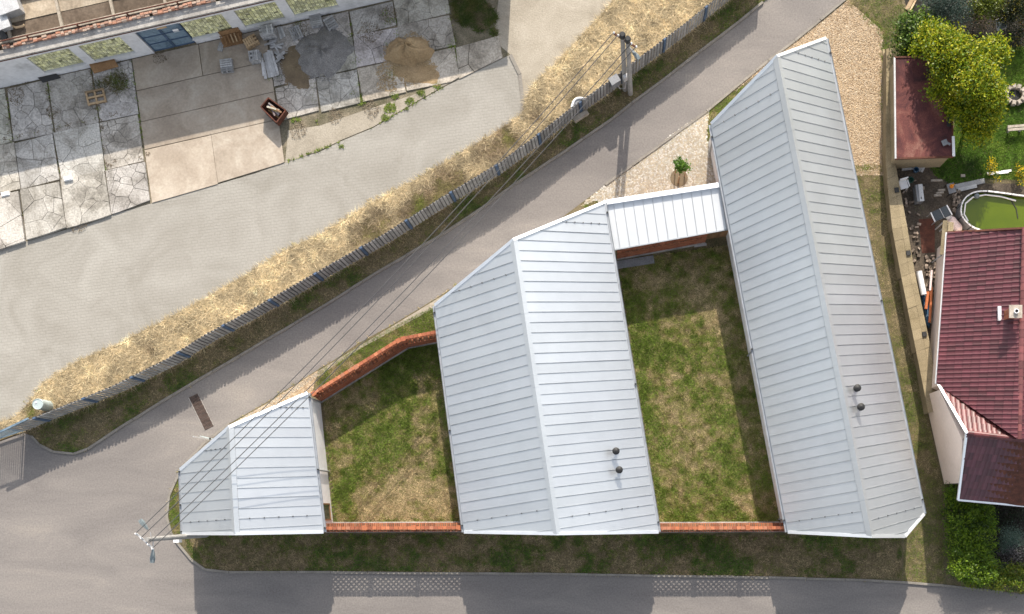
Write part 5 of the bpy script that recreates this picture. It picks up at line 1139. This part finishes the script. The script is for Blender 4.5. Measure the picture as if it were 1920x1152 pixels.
for (a, b) in (((12, 170), (26, 300)), ((88, 150), (112, 330)), ((172, 130), (200, 330)), ((653, 30), (678, 195)), ((738, 20), (762, 170)), ((838, 10), (862, 140)), ((576, 60), (594, 236)), ((246, 115), (268, 260)), ((10, 262), (255, 208)), ((500, 150), (595, 130)), ((655, 118), (745, 105)), ((690, 245), (830, 165)), ((540, 303), (640, 266))):
    for k in range(26):
        t = random.random(); wl.append(spot(a[0]+(b[0]-a[0])*t, a[1]+(b[1]-a[1])*t, random.uniform(1.0, 2.8)))
blades('weeds', wl, 900, .10, .05, weedf, .03, .9, label='green weeds growing in the slab joints of the yard', cat='weeds')
rk = [spot(*s) for s in ((890, 20, 38), (905, 35, 28), (875, 5, 30), (225, 155, 20), (190, 160, 14), (165, 265, 22), (100, 290, 12), (925, 60, 10))]
blades('rank_grass', rk, 900, .2, .04, lambda x, y: (mixcol(fbm(x, y, .5), [BROWN*.6, BROWN*.9, OLIVE*.5, DGREEN*.8, BROWN, BROWN*.7]), np.ones(len(x), bool), np.ones(len(x))), .02, .8, label='dark rank grass at the shaded end of the yard', cat='grass')
bed = [(1690, -20), (1925, -20), (1925, 92), (1850, 92), (1790, 70), (1705, 40)]
sheet('garden_bed', bed, Z0+.004, mat('bed_soil', [(.3, (.012, .011, .009)), (.7, (.035, .03, .024))], 1.5, .95))
sheet('garden_bed', [(1850, 935), (1925, 935), (1925, 1062), (1850, 1062)], Z0+.004, bpy.data.materials['bed_soil'])
sheet('yard_soil', [(1676, 298), (1740, 296), (1752, 330), (1790, 345), (1925, 345), (1925, 440), (1765, 440), (1745, 700), (1735, 720), (1705, 560), (1680, 400)], Z0+.006, mat('trodden_soil', [(.3, (.045, .036, .028)), (.7, (.12, .095, .07))], 1.2, .95, fine=(12, .35), bump=(14, .6)))
def along(line, step, jit, r0, r1):
    out = []
    for (x0, y0), (x1, y1) in zip(line[:-1], line[1:]):
        n = max(1, int(math.hypot(x1-x0, y1-y0)/step))
        for k in range(n):
            t = (k+random.random())/n; out.append(spot(x0+(x1-x0)*t+random.uniform(-jit, jit), y0+(y1-y0)*t+random.uniform(-jit, jit), random.uniform(r0, r1)))
    return out
def fringef(x, y): return mixcol(fbm(x, y, .5)*1.2-.1, [BROWN*.8, STRAW*.8, STRAW*1.2, OLIVE, BROWN]), rng.random(len(x)) < .6, np.ones(len(x))
blades('edge_weeds', along(BANKN[2:22], 14, 5, 2, 7)+along(LANES[10:24], 12, 2.5, 1.5, 4)+along(LANES[29:36], 14, 1.5, 1, 3)+along(KERBN[3:22], 22, 1.5, 1, 3), 600, .09, .035, fringef, .012, .8, label='sparse dry weeds fringing the road edges', cat='weeds')
blades('edge_weeds', along([(1602, 314), (1630, 312), (1656, 314)], 4, 6, 3, 8)+along([(1592, 2), (1655, 60), (1656, 130)], 7, 5, 3, 8)+along([(1652, 100), (1655, 310)], 9, 3, 2, 5), 700, .09, .035, eastf, Z0+.008, .8, label='grass creeping over the edge of the gravel yard', cat='weeds')
blades('wall_weeds', along([(609, 800), (630, 980)], 7, 2, 2, 5)+along([(1162, 495), (1240, 985)], 9, 3, 2, 6)+along([(1372, 470), (1476, 985)], 10, 3, 2, 5)+along([(635, 978), (870, 976)], 9, 2, 2, 5)+along([(1245, 976), (1470, 976)], 9, 2, 2, 5)+along([(345, 1004), (1690, 1010)], 13, 2, 2, 5), 700, .22, .035, weedf, Z0, .5, label='weeds along the foot of the house and courtyard walls', cat='weeds')
# ---- cobbles, pebbles
cob = poly_w(COB); a = np.array(cob); lo, hi = a.min(0), a.max(0); pts = []; sp = .09; r = 0; y = lo[1]
while y < hi[1]:
    x = lo[0]+(r % 2)*sp/2
    while x < hi[0]: pts.append((x+random.uniform(-.035, .035), y+random.uniform(-.035, .035))); x += sp
    y += sp*.9; r += 1
pts = [p for p, k in zip(pts, inside(np.array([p[0] for p in pts]), np.array([p[1] for p in pts]), cob)) if k]
PA = np.array(pts); cell = {}
for i, p in enumerate(pts): cell.setdefault((int(p[0]//.3), int(p[1]//.3)), []).append(i)
cb = MB()
CP = [(.44, .40, .33), (.50, .465, .40), (.41, .35, .27), (.54, .51, .46), (.38, .335, .27), (.46, .39, .29)]
for i, p in enumerate(pts):
    cx, cy = int(p[0]//.3), int(p[1]//.3); c = [(p[0]-.08, p[1]-.08), (p[0]+.08, p[1]-.08), (p[0]+.08, p[1]+.08), (p[0]-.08, p[1]+.08)]
    for dx in (-1, 0, 1):
        for dy in (-1, 0, 1):
            for j in cell.get((cx+dx, cy+dy), ()):
                if j == i: continue
                q = pts[j]; c = clip(c, q[0]-p[0], q[1]-p[1], (q[0]**2+q[1]**2-p[0]**2-p[1]**2)/2)
    if len(c) < 3: continue
    mx = sum(v[0] for v in c)/len(c); my = sum(v[1] for v in c)/len(c); n = len(c); h = Z0+.02+random.uniform(-.006, .012); g = random.uniform(.85, 1.15); col = tuple(v*g for v in random.choice(CP))
    v1 = [(mx+(v[0]-mx)*.94, my+(v[1]-my)*.94, Z0) for v in c]; v2 = [(mx+(v[0]-mx)*.74, my+(v[1]-my)*.74, h) for v in c]
    cb.add(v1+v2, [tuple(range(n, 2*n))]+[(k, (k+1) % n, n+(k+1) % n, n+k) for k in range(n)], col)
cob_o = [o for o in C.objects if o.name == 'cobbled_forecourt'][0]; ORG[cob_o] = Vector((0, 0, 0))
cb.build('cobbles', m_peb, cob_o, kind='stuff')
def pebbles(name, polys, dens, r, pal, z, label):
    Vs, Cs, Fs = [], [], []; n0 = 0; oc = np.array([(1, 0, 0), (0, 1, 0), (-1, 0, 0), (0, -1, 0), (0, 0, .8)]); of = np.array([(0, 1, 4), (1, 2, 4), (2, 3, 4), (3, 0, 4)])
    for pp_ in polys:
        x, y = scatter(poly_w(pp_), dens); n = len(x); s_ = r*rng.uniform(.5, 1.6, n); a = rng.uniform(0, 6.3, n); e = rng.uniform(.6, 1, n)
        vx = x[:, None]+s_[:, None]*(oc[:, 0]*np.cos(a)[:, None]-oc[:, 1]*(np.sin(a)*e)[:, None]); vy = y[:, None]+s_[:, None]*(oc[:, 0]*np.sin(a)[:, None]+oc[:, 1]*(np.cos(a)*e)[:, None]); vz = z+s_[:, None]*oc[:, 2]
        Vs.append(np.stack([vx, vy, vz], 2).reshape(-1, 3)); Fs.append((of[None]+(np.arange(n)*5)[:, None, None]+n0).reshape(-1, 3)); n0 += n*5
        c = np.array(pal)[rng.integers(0, len(pal), n)]*rng.uniform(.8, 1.2, n)[:, None]; Cs.append(np.repeat(c, 5, 0))
    return np_mesh(name, np.concatenate(Vs), np.concatenate(Fs), np.concatenate(Cs), m_peb, None, 'stuff', label, 'gravel')
pebbles('pebbles', [GRAV, [(597, 695), (586, 735), (430, 812), (432, 797), (502, 757)]], 420, .034, [(.46, .345, .225), (.36, .26, .16), (.54, .44, .32), (.26, .18, .11), (.42, .34, .25)], Z0+.004, 'loose tan pebbles of the gravel yard')
pebbles('pebbles', along([(1590, 2), (1490, 80), (1376, 172)], 6, 3, 2, 5)+along([(1210, 298), (1330, 207)], 6, 3, 1, 4)+along([(1092, 388), (1210, 298)], 6, 4, 1, 4), 120, .03, [(.46, .36, .25), (.36, .28, .19), (.52, .45, .34)], .06, 'stray pebbles along the lane edge')
SO = [(.14, .105, .07), (.20, .155, .105), (.10, .08, .05), (.26, .21, .15)]
pebbles('dirt_specks', [spot(*s_) for s_ in ((165, 282, 28), (160, 285, 18), (100, 290, 16), (215, 152, 26), (190, 165, 20), (60, 400, 26), (20, 410, 18), (150, 415, 22), (190, 350, 16), (100, 210, 14), (630, 215, 18), (560, 245, 18), (695, 205, 18), (560, 60, 22), (690, 60, 26), (730, 30, 20), (180, 375, 20), (300, 110, 16), (30, 180, 20), (130, 250, 10))]+along([(12, 170), (30, 330)], 12, 3, 3, 7)+along([(88, 150), (115, 345)], 12, 3, 3, 7)+along([(172, 130), (205, 340)], 12, 3, 3, 7)+along([(0, 160), (640, 16)], 10, 3, 3, 7)+along([(10, 262), (255, 208)], 14, 3, 2, 6)+along([(0, 350), (280, 293)], 12, 4, 3, 7), 330, .022, SO, .056, 'brown dirt and crumbs strewn over the yard slabs')
SD = [(.27, .19, .10), (.36, .27, .155), (.31, .23, .13)]
pebbles('sand_grains', [spot(772, 115, 46), spot(778, 125, 40), spot(790, 135, 30), spot(720, 135, 22), spot(727, 160, 20), spot(767, 98, 44)], 420, .028, SD, .056, 'loose sand scattered round the sand mound')
pebbles('grit_stones', [spot(606, 102, 56), spot(606, 102, 62), spot(160, 285, 22), spot(540, 125, 34)], 230, .03, [(.2, .195, .19), (.30, .29, .28), (.13, .125, .12)], .05, 'grey grit and rubble scattered over the yard slabs')
